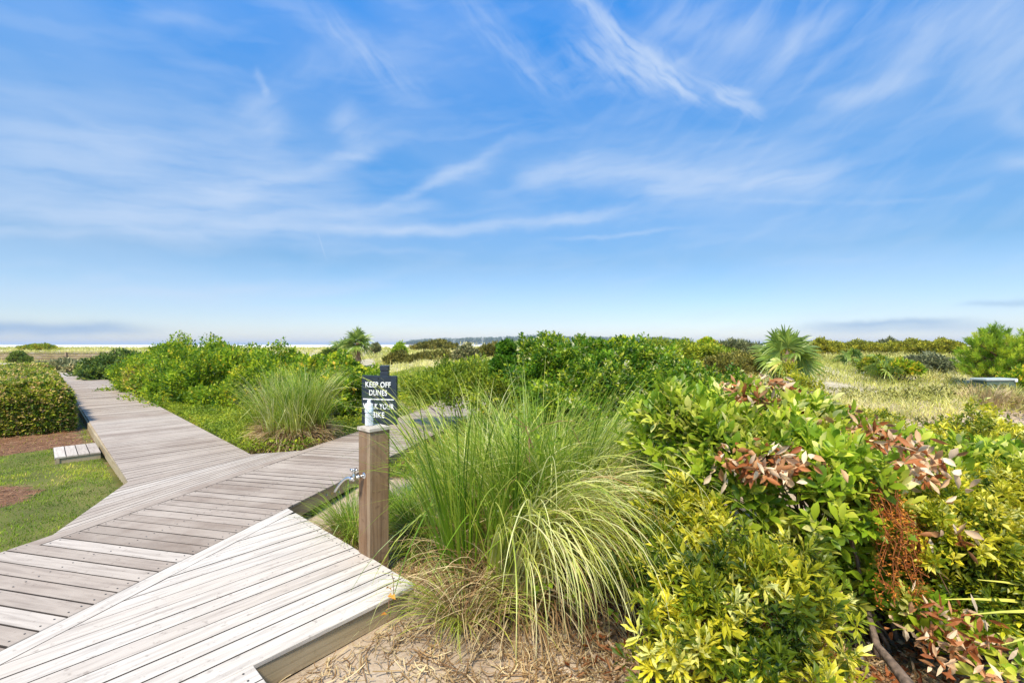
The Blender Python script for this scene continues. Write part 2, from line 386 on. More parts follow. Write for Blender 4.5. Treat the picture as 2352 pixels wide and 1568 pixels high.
class Deck:
    def __init__(s, seed): s.mb = MB(); s.uv = []; s.rng = np.random.default_rng(seed); s.k = 0
    def board(s, poly, along, tint, z=DZ, th=.026, ins=.0035, screws=None, dark=True):
        poly = np.array(poly)
        # drop duplicates
        keep = [i for i in range(len(poly)) if np.linalg.norm(poly[i] - poly[i - 1]) > 2e-3]
        poly = poly[keep]
        if len(poly) < 3: return
        area = .5 * np.sum(poly[:, 0] * np.roll(poly[:, 1], -1) - poly[:, 1] * np.roll(poly[:, 0], -1))
        if area < 0: poly = poly[::-1]; area = -area
        if area < .003: return
        s.k += 1
        k = len(poly); c = poly.mean(0)
        nxt = np.roll(poly, -1, 0); prv = np.roll(poly, 1, 0)
        e1 = unit(poly - prv); e2 = unit(nxt - poly)
        n1 = np.stack([-e1[:, 1], e1[:, 0]], 1); n2 = np.stack([-e2[:, 1], e2[:, 0]], 1)
        bis = n1 + n2; bis = bis / np.maximum((bis * n1).sum(1, keepdims=True), .35)
        inner = poly + bis * ins
        dz = s.rng.normal(0, .0008); tilt = s.rng.normal(0, .004, 2) * 0
        tl_ = (inner - c) @ np.array([-along[1], along[0]]) * s.rng.normal(0, .014)
        top = np.column_stack([inner, np.full(k, z + dz) + tl_])
        mid = np.column_stack([poly, np.full(k, z + dz - ins)])
        bot = np.column_stack([poly, np.full(k, z - th)])
        v = np.concatenate([top, mid, bot]); i = np.arange(k); j = (i + 1) % k
        s.mb.add(v, np.array([i]), tint)
        base = s.mb.n - 3 * k
        for f in (np.stack([j, i, i + k, j + k], 1), np.stack([j + k, i + k, i + 2 * k, j + 2 * k], 1)):
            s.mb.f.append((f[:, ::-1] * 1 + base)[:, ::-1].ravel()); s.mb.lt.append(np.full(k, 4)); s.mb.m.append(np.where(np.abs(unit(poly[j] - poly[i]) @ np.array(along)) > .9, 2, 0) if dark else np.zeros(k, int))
        al = np.array(along); ac = np.array([-al[1], al[0]])
        off = s.rng.random(2) * 50
        s.uv.append(np.stack([v[:, :2] @ al + off[0] + v[:, 2], v[:, :2] @ ac + off[1] + v[:, 2]], 1))
        if screws is not None:
            for sp in screws:
                a = np.arange(6) / 6 * 2 * math.pi
                vv = np.column_stack([sp[0] + .006 * np.cos(a), sp[1] + .006 * np.sin(a), np.full(6, z + .0035)])
                s.mb.add(vv, [np.arange(6)], .5, 1); s.uv.append(np.zeros((6, 2)))
    def raw(s, v, f, tint, uv): s.mb.add(v, f, tint); s.uv.append(uv)
    def build(s, name, parent, mats=None):
        o = s.mb.build(name, mats or [DECK, SCREW, GAP_SHADE], parent)
        uv = np.concatenate(s.uv); me = o.data
        lay = me.uv_layers.new(name='UVMap')
        vi = np.zeros(len(me.loops), np.int32); me.loops.foreach_get('vertex_index', vi)
        lay.data.foreach_set('uv', uv[vi].astype(np.float32).ravel())
        return o

def fascia(path, parent, name, z1=DZ - .028, h=.14, th=.04, inset=.012, side=1, seed=0):
    """boards under the deck edge; path of 2-D points, deck lies to the left (side=1) of travel"""
    D = Deck(seed)
    for a, b in zip(path[:-1], path[1:]):
        a = np.array(a, float); b = np.array(b, float); L = np.linalg.norm(b - a); e = (b - a) / L
        nn = np.array([-e[1], e[0]]) * side
        a2 = a + nn * inset; b2 = b + nn * inset
        q = [a2, b2, b2 + nn * th, a2 + nn * th]
        v = [[*x, z1] for x in q] + [[*x, z1 - h] for x in q]
        f = [[0, 1, 2, 3], [4, 7, 6, 5], [0, 4, 5, 1], [1, 5, 6, 2], [2, 6, 7, 3], [3, 7, 4, 0]]
        o = D.rng.random() * 20
        uv = np.array([[o + (x[:2] - a) @ e, z * 1.0 + (x[:2] - a) @ nn] for x, z in [(np.array(t[:2]), t[2]) for t in v]])
        D.raw(v, f, D.rng.random(), uv)
    return D.build(name, parent, [FASC])

PITCH = .145; GAP = .0035
# --- cross walkway B
bw = tag(empty('boardwalk', (0, 0, 0)), 'grey plank boardwalk running from the near left corner past the tap post towards the dunes', kind='structure')
D = Deck(1); rng = D.rng
tt = -1.0
t = -3.5; i = 0; prev = .5
while t < 24:
    prev = np.clip(.3 * prev + .7 * rng.beta(1.3, 1.3), 0, 1)
    tn = prev if t < 3.0 else min(prev * .75, .5)
    if t < 3.2 and t > 2.9: tn = .1
    l = BL + (.0 if (t < 2.8 or t > 6.6) else .146) ; r = BR
    P = lambda aa, nn: u_ * aa + n_ * nn
    quad = [P(t, l), P(t + PITCH - .0065, l), P(t + PITCH - .0065, r), P(t, r)]
    sc = []
    for nn in (l + .05, (l + r) / 2, r - .05):
        for da in (.035, .105): sc.append(P(t + da, nn))
    D.board(quad, n_, float(np.clip(tn, 0, 1)), screws=sc if t < 12 else None)
    t += PITCH
# trims
for (l, a0, a1, tn) in ((BL, 2.8, 6.75, .30), (BR + .003, -3.5, 4.3, .92)):
    a = a0
    while a < a1:
        b = min(a + 2.6, a1)
        if l > -4: quad = [P(a, l + .003), P(b - .004, l + .003), P(b - .004, l + .14), P(a, l + .14)]
        else: quad = [P(a, l), P(b - .004, l), P(b - .004, l + .14), P(a, l + .14)]
        if l > -4: quad = clip(quad, s_, SC1)
        D.board(quad, u_, tn); a = b
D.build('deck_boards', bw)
pt = lambda aa, nn: tuple(u_ * aa + n_ * nn)
fascia([pt(4.10, BR), pt(9.0, BR), pt(14, BR), pt(24, BR)], bw, 'rim_joist', seed=2)
fascia([pt(6.4, BL), pt(12, BL), pt(24, BL)], bw, 'rim_joist', side=-1, seed=3)
# hardware on the rim joist : bolts with washers
hw = MB()
for aa, dz in ((5.02, -.045), (5.02, -.10), (5.0 - .22, -.06), (5.25, -.04), (5.25, -.105), (5.55, -.05), (5.55, -.1), (6.3, -.06)):
    c = u_ * aa + n_ * (BR - .010)
    hw.lathe([(0, .012), (.008, .012), (.009, .004), (.016, .004), (.017, 0)], (c[0], c[1], DZ - .03 + dz), 10, axis=(n_[0], n_[1], 0))
hw.build('bolts', plain('galvanised_bolt', (.42, .42, .40), .45, .8), bw)
dig = bpy.data.curves.new('numeral_mark', 'FONT'); dig.body = '66'; dig.size = .06; dig.extrude = .001
do = bpy.data.objects.new('tmp', dig); COL.objects.link(do)
bpy.context.view_layer.update()
me = bpy.data.meshes.new_from_object(do.evaluated_get(bpy.context.evaluated_depsgraph_get())); bpy.data.objects.remove(do)
me.materials.clear(); me.materials.append(plain('brass_numeral', (.62, .47, .18), .4, .4))
o = bpy.data.objects.new('numeral_mark', me); COL.objects.link(o); o.parent = bw
c = u_ * 4.86 + n_ * (BR - .0095)
o.location = (c[0], c[1], DZ - .115); o.rotation_euler = (R(90), 0, math.atan2(u_[1], u_[0]))
# short piles below
pl = MB()
for aa in (4.6, 6.4, 8.2): 
    c = u_ * aa + n_ * (BR - .16); pl.box((c[0], c[1], -.12), (.09, .09, .52), math.atan2(u_[1], u_[0]))
pl.build('pile', FASC, bw)

# --- walkway A with fan junction
wa = tag(empty('boardwalk'), 'long straight plank boardwalk leading away to the far left between the hedge and the bushes', kind='structure')
D = Deck(7); rng = D.rng
def poly_at(pts, s):
    pts = [np.array(q, float) for q in pts]
    for a, b in zip(pts[:-1], pts[1:]):
        L = np.linalg.norm(b - a)
        if s <= L: return a + (b - a) * s / L
        s -= L
    return pts[-1] + unit(pts[-1] - pts[-2]) * s
A_l = lambda aa: a_ * aa + p_ * AL
A_r = lambda aa: a_ * aa + p_ * AR
Lp = [JP[0], JP[1], A_l(40)]; Rp = [JP[3], JP[2], A_r(40)]
gl = np.linalg.norm(JP[1] - JP[0]); gr = np.linalg.norm(JP[3] - JP[2])
ls, rs = [], []
sl = sr = 0.0
for i in range(13): ls.append(gl * i / 12); rs.append(gr * i / 12)
# swing round until the boards lie square across
sl, sr = ls[-1], rs[-1]
def tl(s): return (poly_at(Lp, s) @ a_, poly_at(Rp, s) @ a_)
while True:
    al, ar = poly_at(Lp, sl) @ a_, poly_at(Rp, sr) @ a_
    if ar - al <= .03 and len(ls) > 16: break
    sl += .150; sr += .108 if (ar - al) > .05 else .150
    ls.append(sl); rs.append(sr)
    if len(ls) > 60: break
while poly_at(Lp, sl) @ a_ < A_END:
    sl += PITCH; sr += PITCH; ls.append(sl); rs.append(sr)
prev = .5
for i in range(len(ls) - 1):
    l0, l1 = poly_at(Lp, ls[i]), poly_at(Lp, ls[i + 1]); r0, r1 = poly_at(Rp, rs[i]), poly_at(Rp, rs[i + 1])
    gp = lambda a, b: a + unit(b - a) * .006 * (1 if np.linalg.norm(b - a) > .03 else .3)
    prev = np.clip(.5 * prev + .5 * rng.beta(1.6, 1.3), 0, 1)
    tn = .15 + .62 * prev + .12 * (i < 9)
    D.board([l0, gp(l1, l0), gp(r1, r0), r0], unit(r0 - l0), float(np.clip(tn, 0, 1)))
# bend at the far end
e0 = (poly_at(Lp, ls[-1]), poly_at(Rp, rs[-1]))
ang = math.atan2(a_[1], a_[0]); cl, cr = e0
for i in range(60):
    ang += R(.55)
    dd = np.array([math.cos(ang), math.sin(ang)]); pp = np.array([dd[1], -dd[0]])
    nl = cl + dd * PITCH; nr = nl + pp * (AR - AL)
    D.board([cl, nl - dd * GAP, nr - dd * GAP, cr], pp, .5 + .3 * rng.random())
    cl, cr = nl, nr
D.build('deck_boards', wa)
fascia([tuple(JP[1]), tuple(A_l(12)), tuple(A_l(18)), tuple(A_l(24)), tuple(A_l(31))], wa, 'rim_joist', side=-1, seed=4)
fascia([tuple(JP[2]), tuple(A_r(14)), tuple(A_r(22)), tuple(A_r(31))], wa, 'rim_joist', side=1, seed=5)
fascia([tuple(JP[2]), tuple(JP[3])], wa, 'rim_joist', side=-1, seed=6)

# --- landing C
lc = tag(empty('deck_landing'), 'bleached plank landing with diagonal boards in the near foreground', kind='structure')
D = Deck(11); rng = D.rng
q = -9.0 - ((-9.0 - QC) % PITCH) ; q = QC - 60 * PITCH
prev = .8
while q < 2.6:
    prev = np.clip(.35 * prev + .65 * rng.beta(2.2, 1.2), 0, 1)
    t0, t1 = -4.5, 12
    P = lambda dd, qq: d_ * dd + q_ * qq
    poly = [P(t0, q), P(t1, q), P(t1, q + PITCH - GAP), P(t0, q + PITCH - GAP)]
    poly = clip(poly, -n_, -(BR + .150))
    poly = clip(poly, s_, SC1 if q < QC - .01 else SC2) if len(poly) > 2 else poly
    if len(poly) > 2:
        # a butt joint now and then
        tn = .62 + .38 * prev
        sc = []
        lim = (SC1 if q < QC - .01 else SC2)
        for back in (.06,):
            for dq in (.035, .105):
                dd = (lim - (q_ * (q + dq)) @ s_) / (d_ @ s_) - back
                pt_ = P(dd, q + dq)
                if pt_ @ n_ > BR + .2: sc.append(pt_)
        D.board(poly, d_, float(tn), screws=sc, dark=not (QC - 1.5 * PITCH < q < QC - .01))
    q += PITCH
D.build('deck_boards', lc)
cA = np.array([-2.339, 4.737]); cB = np.array([-.689, 3.23]); cC = np.array([-1.368, 2.41]); cD = cC + np.array([.7382, -.6745]) * 4
cA2 = cA + n_ * .15 
fascia([tuple(cA + (cB - cA) * .10), tuple(cB)], lc, 'rim_joist', side=-1, seed=8)
fascia([tuple(cB), tuple(cC)], lc, 'rim_joist', side=-1, seed=9)
fascia([tuple(cC), tuple(cD)], lc, 'rim_joist', side=-1, seed=10)

# --- low side steps on the lawn edge
def side_step(a0, label):
    o = empty('side_step'); tag(o, label, 'wooden step', 'low wooden steps beside the long boardwalk')
    D = Deck(int(a0 * 10)); z = DZ - .055
    for k in range(4):
        nn = AL - .02 - k * .135
        P = lambda aa, pp: a_ * aa + p_ * pp
        D.board([P(a0, nn), P(a0 + .98, nn), P(a0 + .98, nn - .130), P(a0, nn - .130)], a_, .55 + .1 * k, z=z)
    D.build('tread', o)
    P = lambda aa, pp: tuple(a_ * aa + p_ * pp)
    f = fascia([P(a0, AL - .02), P(a0, AL - .55), P(a0 + .98, AL - .55), P(a0 + .98, AL - .02)], o, 'frame', z1=z - .027, h=.09, side=-1, seed=3)
    return o
side_step(10.0, 'low grey wooden step on the lawn against the long boardwalk')
side_step(19.7, 'small distant wooden step peeping out between the clipped hedge and the boardwalk')

# ------------------------------------------------------------------ tap post, bottle
POSTW = woodmat('reddish_weathered_timber', [(0, (.17, .09, .042)), (.5, (.26, .16, .085)), (1, (.34, .26, .165))], (.07, .03, .014),
                scale=(26, 26, 1.4), grain=.75, coord='OBJ', blotch=(.34, .27, .19), bump=.8)
CAPW = woodmat('post_cap_timber', [(0, (.50, .43, .34)), (1, (.66, .60, .50))], (.14, .10, .07), scale=(30, 4, 30), grain=.6, coord='OBJ')
ra = math.atan2(.7382, -.6745) - R(90)         # one face square to the landing edge
ra = math.atan2(-.6745, .7382)                 # local +x along the landing edge (towards near right)
pc = np.array([-1.128, 3.612]) + np.array(s_) * .086 - np.array([.7382, -.6745]) * .086
post = empty('wooden_post', (pc[0], pc[1], -.15), ra)
tag(post, 'square reddish brown wooden post at the deck edge with a chrome tap on its side', 'post')
pb = MB(); H = 1.17 + .15
w2 = .086
pb.box((0, .010, H / 2), (2 * w2, 2 * w2 - .022, H), 0, .55, bev=.003)
# separate cladding boards on the face that looks towards the camera's left
pb.box((-.025, -w2 + .010, H / 2), (.122, .022, H), 0, .25, bev=.003)
pb.box((.062, -w2 + .0105, H / 2 - .002), (.047, .021, H - .004), 0, .75, bev=.003)
pb.build('post_body', POSTW, post)
cp = MB(); cp.box((0, 0, H + .0135), (.192, .192, .027), 0, .7, bev=.003); cp.build('cap', CAPW, post)
CHROME = plain('chrome', (.62, .61, .59), .3, 1.0, noise=.05)
tap = MB()
fx, fz = -.005, .66 + .30
fy = -w2 - .001
tap.lathe([(0, .006), (.020, .006), (.026, 0)], (fx, fy, fz), 18, axis=(0, -1, 0))
tap.lathe([(.011, 0), (.011, .03), (.017, .034), (.017, .052), (.012, .056), (.012, .095), (0, .097)], (fx, fy, fz), 16, axis=(0, -1, 0))
tap.lathe([(0, -.026), (.013, -.024), (.016, -.008), (.016, .022), (.012, .03), (.012, .05), (.015, .052), (.015, .058), (0, .06)], (fx, fy - .085, fz), 16)
tb = tap.build('tap', CHROME, post, smooth=True)
h = MB()
cz = np.array([fx, fy - .085, fz + .064])
for k in range(4):
    a = k * math.pi / 2 + .5
    e = cz + np.array([math.cos(a), math.sin(a), 0]) * .033
    h.tubes(np.array([[cz, cz * .4 + e * .6, e]]), np.array([[.005, .006, .0085]]), 8)
h.lathe([(0, -.006), (.011, -.004), (.012, .006), (.006, .011), (0, .012)], cz, 14)
h.build('handle', CHROME, tb, smooth=True)
sp = MB()
c0 = np.array([fx, fy - .09, fz - .008])
pts = []
wd = unit(np.array([-.86, -.5, 0]))            # swings out to the left, away from the post
for k in range(12):
    t = k / 11
    pts.append(c0 + wd * (.165 * t) + np.array([0, 0, .010 * math.sin(t * 3) - .115 * max(0, t - .25) ** 1.5 / .65]))
sp.tubes(np.array([pts]), .0105, 12)
sp.lathe([(.0135, -.004), (.0145, .0), (.0145, .02), (.0135, .024)], c0 + wd * .005, 12, axis=tuple(wd))
sp.build('spout', CHROME, tb, smooth=True)

# bottle
bx = pc + np.array([.7382, -.6745]) * -.052 + s_ * -.012
bot = empty('water_bottle', (bx[0], bx[1], 1.17 + .027 - 0.0005), 0)
tag(bot, 'clear plastic water bottle with white cap standing on top of the wooden post', 'bottle')
prof = [(0, .004), (.022, .0), (.030, .003), (.033, .012), (.0335, .02)]
z = .02
for k in range(6):
    prof += [(.0335, z + .002), (.031, z + .007), (.0335, z + .012)]; z += .0125
prof += [(.030, .103), (.032, .115), (.0335, .125), (.0335, .152), (.032, .158), (.030, .168), (.024, .182), (.0145, .193), (.0125, .196), (.0125, .204)]
bb = MB(); bb.lathe(prof, n=28)
m, nt, N, Lk = nt_new('clear_plastic')
tr = N.new('ShaderNodeBsdfTransparent'); tr.inputs[0].default_value = (.93, .96, .98, 1)
gl_ = N.new('ShaderNodeBsdfPrincipled'); gl_.inputs['Base Color'].default_value = (.97, .98, 1, 1); gl_.inputs['Roughness'].default_value = .12; gl_.inputs['Specular IOR Level'].default_value = .9
fr = N.new('ShaderNodeLayerWeight'); fr.inputs[0].default_value = .55
mr = N.new('ShaderNodeMapRange'); mr.inputs['To Min'].default_value = .42; mr.inputs['To Max'].default_value = 1.0; Lk.new(fr.outputs['Facing'], mr.inputs[0])
mx = N.new('ShaderNodeMixShader'); Lk.new(mr.outputs[0], mx.inputs[0]); Lk.new(tr.outputs[0], mx.inputs[1]); Lk.new(gl_.outputs[0], mx.inputs[2])
out = N.new('ShaderNodeOutputMaterial'); Lk.new(mx.outputs[0], out.inputs[0])
bb.build('bottle_body', m, bot, smooth=True)
wt = MB(); wt.lathe([(0, .003), (.028, .004), (.0305, .012), (.0305, .10), (.0325, .125), (.0325, .14), (.031, .158), (0, .158)], n=24)
m, nt, N, Lk = nt_new('bottled_water')
tr = N.new('ShaderNodeBsdfTransparent'); tr.inputs[0].default_value = (.88, .93, .95, 1)
gl_ = N.new('ShaderNodeBsdfPrincipled'); gl_.inputs['Base Color'].default_value = (.8, .86, .88, 1); gl_.inputs['Roughness'].default_value = .03
mx = N.new('ShaderNodeMixShader'); mx.inputs[0].default_value = .22; Lk.new(tr.outputs[0], mx.inputs[1]); Lk.new(gl_.outputs[0], mx.inputs[2])
out = N.new('ShaderNodeOutputMaterial'); Lk.new(mx.outputs[0], out.inputs[0])
wt.build('water_fill', m, bot, smooth=True)
lb = MB(); lb.lathe([(.0342, .112), (.0348, .114), (.0348, .150), (.0342, .152)], n=28)
m, nt, N, Lk = nt_new('bottle_label')
tc = N.new('ShaderNodeTexCoord'); mp = N.new('ShaderNodeMapping'); mp.inputs['Scale'].default_value = (60, 60, 45); Lk.new(tc.outputs['Object'], mp.inputs[0])
vo = N.new('ShaderNodeTexVoronoi'); vo.inputs['Scale'].default_value = 1.6; Lk.new(mp.outputs[0], vo.inputs['Vector'])
r_ = ramp(N, [(.0, (.10, .35, .62)), (.28, (.30, .58, .80)), (.45, (.82, .88, .93)), (1, (.85, .9, .94))]); Lk.new(vo.outputs['Distance'], r_.inputs[0])
p = N.new('ShaderNodeBsdfPrincipled'); p.inputs['Roughness'].default_value = .35; Lk.new(r_.outputs[0], p.inputs['Base Color'])
out = N.new('ShaderNodeOutputMaterial'); Lk.new(p.outputs[0], out.inputs[0])
lb.build('paper_label', m, bot, smooth=True)
ca = MB(); ca.lathe([(.0148, .190), (.0152, .192), (.0152, .209), (.0138, .211), (0, .211)], n=24); ca.build('bottle_cap', plain('white_plastic', (.86, .87, .88), .35), bot, smooth=False)

# ------------------------------------------------------------------ notice sign
SLATE = plain('dark_slate_paint', (.017, .026, .038), .35, noise=.25, scale=14)
WHITE = plain('white_paint', (.82, .82, .80), .5)
SY = 5.2
sx = (872 - 1176) / F * SY
sr_ = R(-13)
sign = empty('notice_sign', (sx, SY, -.1), sr_)
tag(sign, 'dark slate notice sign on a square post beyond the wooden tap post', 'sign')
zt = CAMZ - (839 - 790) / F * SY + .1
pb = MB()
pb.box((.03, .065, (zt - .075) / 2), (.092, .092, zt - .075), R(18), .5, bev=.004)
pb.box((.03, .065, zt - .068), (.080, .080, .014), R(18), .5)
pb.box((.03, .065, zt - .032), (.098, .098, .062), R(18), .5, bev=.008)
pb.build('sign_post', SLATE, sign)
PW, PH = .435, .55
pz = CAMZ - (917.5 - 790) / F * SY + .1
pn = MB(); pn.box((0, 0, pz), (PW, .030, PH), 0, .5, bev=.002)
pn.build('sign_panel', SLATE, sign)
def text(body, width, cz, cx=0.0, capH=.063, name='lettering'):
    c = bpy.data.curves.new(name, 'FONT'); c.body = body; c.align_x = 'CENTER'; c.align_y = 'CENTER'
    c.size = 1; c.offset = .010; c.extrude = .03; c.space_character = 1.08
    o = bpy.data.objects.new('tmp', c); COL.objects.link(o)
    bpy.context.view_layer.update()
    me = bpy.data.meshes.new_from_object(o.evaluated_get(bpy.context.evaluated_depsgraph_get()))
    bpy.data.objects.remove(o)
    v = np.array([q.co[:] for q in me.vertices]); mn, mxx = v.min(0), v.max(0); ctr = (mn + mxx) / 2
    sx_, sy_ = width / (mxx[0] - mn[0]), capH / (mxx[1] - mn[1])
    for q in me.vertices:
        x, y, zz = (q.co - __import__('mathutils').Vector(ctr))
        q.co = (cx + x * sx_, -.0155 - .004 - zz * .1, cz + y * sy_)
    me.materials.clear(); me.materials.append(WHITE)
    o = bpy.data.objects.new(name, me); COL.objects.link(o); o.parent = sign
    me.flip_normals() if False else None
    return o
top = pz + PH / 2
text('KEEP OFF', .315, top - .185 * PH, -.008)
text('DUNES', .222, top - .355 * PH, -.008)
text('WALK YOUR', .385, top - .635 * PH, -.004)
text('BIKE', .150, top - .81 * PH, -.004)
ln = MB(); ln.box((-.006, -.0165, top - .49 * PH), (.385, .006, .011)); ln.build('divider_line', WHITE, sign)
BLK = plain('black_bolt', (.01, .01, .01), .4)
for zz in (top - .03, top - PH + .03):
    bl = MB(); bl.lathe([(0, .007), (.006, .006), (.010, 0)], (-.008, -.015, zz), 10, axis=(0, -1, 0)); bl.build('bolt', BLK, sign)


# ------------------------------------------------------------------ vegetation engine
def sample_lobes(rng, lobes, n, shell=.13, zmin=-.35, lump=.12, keep=.72):
    L = np.array([l[:6] for l in lobes], float)
    wts = (L[:, 3] * L[:, 4] + L[:, 3] * L[:, 5] + L[:, 4] * L[:, 5]); wts /= wts.sum()
    out_p, out_o = [], []; need = n
    for _ in range(12):
        k = rng.choice(len(L), size=int(need * 1.7) + 10, p=wts)
        d = unit(rng.normal(size=(len(k), 3))); d[:, 2] = np.where(d[:, 2] < zmin, -d[:, 2], d[:, 2])
        r = 1 - np.abs(rng.normal(0, shell, len(k)))
        b = 1 + lump * (np.sin(d[:, 0] * 5.1 + k * 1.7) * np.sin(d[:, 1] * 6.3 + k) + np.sin(d[:, 2] * 7 + d[:, 0] * 4 + k * 2.3) * .6)
        c = L[k, :3]; e = L[k, 3:6]
        P = c + d * e * (r * b)[:, None]
        O = unit(d / e)
        ins = np.zeros(len(P), bool)
        for i, l in enumerate(L):
            q = (((P - l[:3]) / l[3:6]) ** 2).sum(1)
            ins |= (q < keep ** 2) & (k != i)
        ok = ~ins & (P[:, 2] > gz(P[:, 0], P[:, 1]) + .02)
        out_p.append(P[ok]); out_o.append(O[ok]); need -= ok.sum()
        if need <= 0: break
    return np.concatenate(out_p)[:n], np.concatenate(out_o)[:n]

def foliage(mb, rng, lobes, ntw, k, L, W, tmpl='kite', up=.5, spread=.9, tw=.12, tint=(0, .8), shell=.13, droop=0., lump=.12, sun=0.0, PO=None, rnd=.5, special=None, facc=.35, cull=None, patch=.14, psc=.45):
    P, O = PO if PO is not None else sample_lobes(rng, lobes, ntw, shell, lump=lump)
    if cull is not None:
        kk = cull(P, O); P, O = P[kk], O[kk]
    n = len(P)
    A = unit(O + np.array([0, 0, up]) + rng.normal(0, rnd, (n, 3)))
    t0 = rng.uniform(tint[0], tint[1], n) + patch * (nz(P[:, 0] + .6 * P[:, 2], P[:, 1] - .8 * P[:, 2], psc, 1.7) - .25)
    if special is not None:
        msk = rng.random(n) < special[0]; t0 = np.where(msk, special[1] + special[2] * rng.random(n), t0)
    e1 = unit(np.cross(A, rng.normal(size=(n, 3)))); e2 = np.cross(A, e1)
    for j in range(k):
        uu = (j + .5) / k
        an = j * 2.4 + rng.random(n) * 1.2
        sp = spread * (1.1 - .7 * uu)
        D = A * (facc + .7 * uu) + (np.cos(an)[:, None] * e1 + np.sin(an)[:, None] * e2) * sp + np.array([0, 0, -droop])
        pos = P + A * (tw * (uu - .5))[..., None] if np.ndim(tw) else P + A * tw * (uu - .5)
        s = rng.uniform(.5, 1.2, n)
        N_ = A + rng.normal(0, .35, (n, 3)) + np.array([0, 0, .3])
        mb.leaves(pos, D, N_, L * s, W * s * rng.uniform(.8, 1.2, n), np.clip(t0 + rng.normal(0, .06, n), 0, 1), tmpl)
    return P, A

def stems(rng, base, tips, r0=.012, bow=.25, m=6, sides=5):
    mb = MB(); n = len(tips)
    base = np.broadcast_to(base, tips.shape) + rng.normal(0, .05, tips.shape) * [1, 1, 0]
    t = np.linspace(0, 1, m)[None, :, None]
    mid = (base + tips) / 2 + rng.normal(0, bow * .3, tips.shape) + np.array([0, 0, bow * .3])
    P = (1 - t) ** 2 * base[:, None] + 2 * t * (1 - t) * mid[:, None] + t ** 2 * tips[:, None]
    P = P + rng.normal(0, .012, P.shape) * (t * (1 - t) * 4)
    r = r0 * (1 - .75 * t[..., 0]) * rng.uniform(.6, 1.2, (n, 1))
    mb.tubes(P, r, sides, rng.random(n))
    return mb

BARK = plain('bark', (.15, .105, .075), .95, noise=.6, scale=28, bump=.8)
BARKR = plain('reddish_twig_bark', (.22, .11, .06), .85, noise=.4, scale=20)
G_BRIGHT = leafmat('bright_green_leaf', [(0, (.045, .12, .007)), (.35, (.13, .25, .010)), (.7, (.32, .42, .018)), (.85, (.50, .50, .025)), (1, (.55, .38, .05))], trans=.35)
G_HEDGE = leafmat('clipped_hedge_leaf', [(0, (.03, .085, .010)), (.4, (.13, .21, .016)), (.7, (.32, .35, .025)), (.85, (.42, .37, .12)), (1, (.45, .34, .20))], trans=.25)
G_DARK = leafmat('dark_green_leaf', [(0, (.022, .055, .010)), (.5, (.06, .12, .014)), (.85, (.14, .21, .025)), (1, (.25, .29, .05))], trans=.2)
G_SILV = leafmat('silvery_leaf', [(0, (.06, .085, .04)), (.5, (.16, .19, .09)), (.85, (.30, .31, .18)), (1, (.44, .38, .22))], trans=.2)
G_TALLOW = leafmat('glossy_shrub_leaf', [(0, (.022, .085, .006)), (.45, (.075, .18, .010)), (.75, (.21, .33, .016)), (.9, (.36, .42, .03)), (1, (.46, .50, .34))], rough=.40, spec=.35, trans=.35)
G_BAY = leafmat('broad_leathery_leaf', [(0, (.040, .10, .006)), (.4, (.13, .24, .014)), (.7, (.27, .38, .025)), (.9, (.42, .48, .08)), (1, (.50, .54, .24))], rough=.42, spec=.35, trans=.35)
G_WAX = leafmat('yellow_green_narrow_leaf', [(0, (.035, .075, .006)), (.35, (.12, .18, .010)), (.6, (.30, .33, .018)), (.85, (.55, .52, .04)), (1, (.68, .62, .25))], rough=.42, spec=.45, trans=.35)
G_OLIVE = leafmat('olive_scrub_leaf', [(0, (.045, .06, .012)), (.4, (.10, .115, .02)), (.8, (.19, .185, .035)), (1, (.30, .28, .09))], trans=.2)
G_GOLD = leafmat('golden_scrub_leaf', [(0, (.09, .12, .012)), (.5, (.21, .235, .018)), (1, (.34, .34, .03))], trans=.25)
G_COVER = leafmat('ground_cover_leaf', [(0, (.06, .12, .010)), (.5, (.19, .28, .018)), (.85, (.36, .40, .03)), (1, (.45, .32, .05))], trans=.35)
G_PINE = leafmat('pine_needle', [(0, (.07, .16, .010)), (.5, (.21, .36, .02)), (1, (.45, .54, .05))], trans=.35, var=.25)
G_CEDAR = leafmat('grey_green_needle', [(0, (.06, .085, .045)), (1, (.19, .22, .13))], trans=.1)
G_PALM = leafmat('palm_frond', [(0, (.045, .10, .02)), (.5, (.13, .22, .035)), (.85, (.27, .35, .08)), (1, (.42, .38, .14))], rough=.38, spec=.5, trans=.25)
BLADE = leafmat('arching_grass_blade', [(0, (.045, .12, .008)), (.3, (.15, .27, .018)), (.55, (.33, .40, .07)), (.8, (.50, .56, .33)), (.9, (.50, .45, .27)), (1, (.36, .19, .08))], rough=.42, spec=.45, trans=.3, var=.25)
DRYB = leafmat('dry_grass_blade', [(0, (.10, .055, .025)), (.45, (.22, .155, .08)), (1, (.42, .38, .26))], rough=.7, trans=.15, var=.3)
DUNE = leafmat('dune_grass_blade', [(0, (.18, .23, .03)), (.4, (.34, .39, .09)), (.7, (.50, .52, .22)), (1, (.60, .54, .33))], rough=.7, trans=.3, var=.3)
LAWN = leafmat('lawn_blade', [(0, (.05, .12, .006)), (.5, (.19, .30, .016)), (.85, (.36, .42, .04)), (1, (.48, .40, .13))], rough=.6, trans=.3, var=.35)
DEADL = leafmat('dead_leaf', [(0, (.13, .035, .01)), (.3, (.26, .10, .035)), (.6, (.38, .24, .14)), (1, (.54, .49, .42))], rough=.6, trans=.2)
RUST = leafmat('rusty_vine', [(0, (.14, .035, .008)), (.6, (.34, .12, .018)), (1, (.46, .26, .04))], rough=.6, trans=.2)

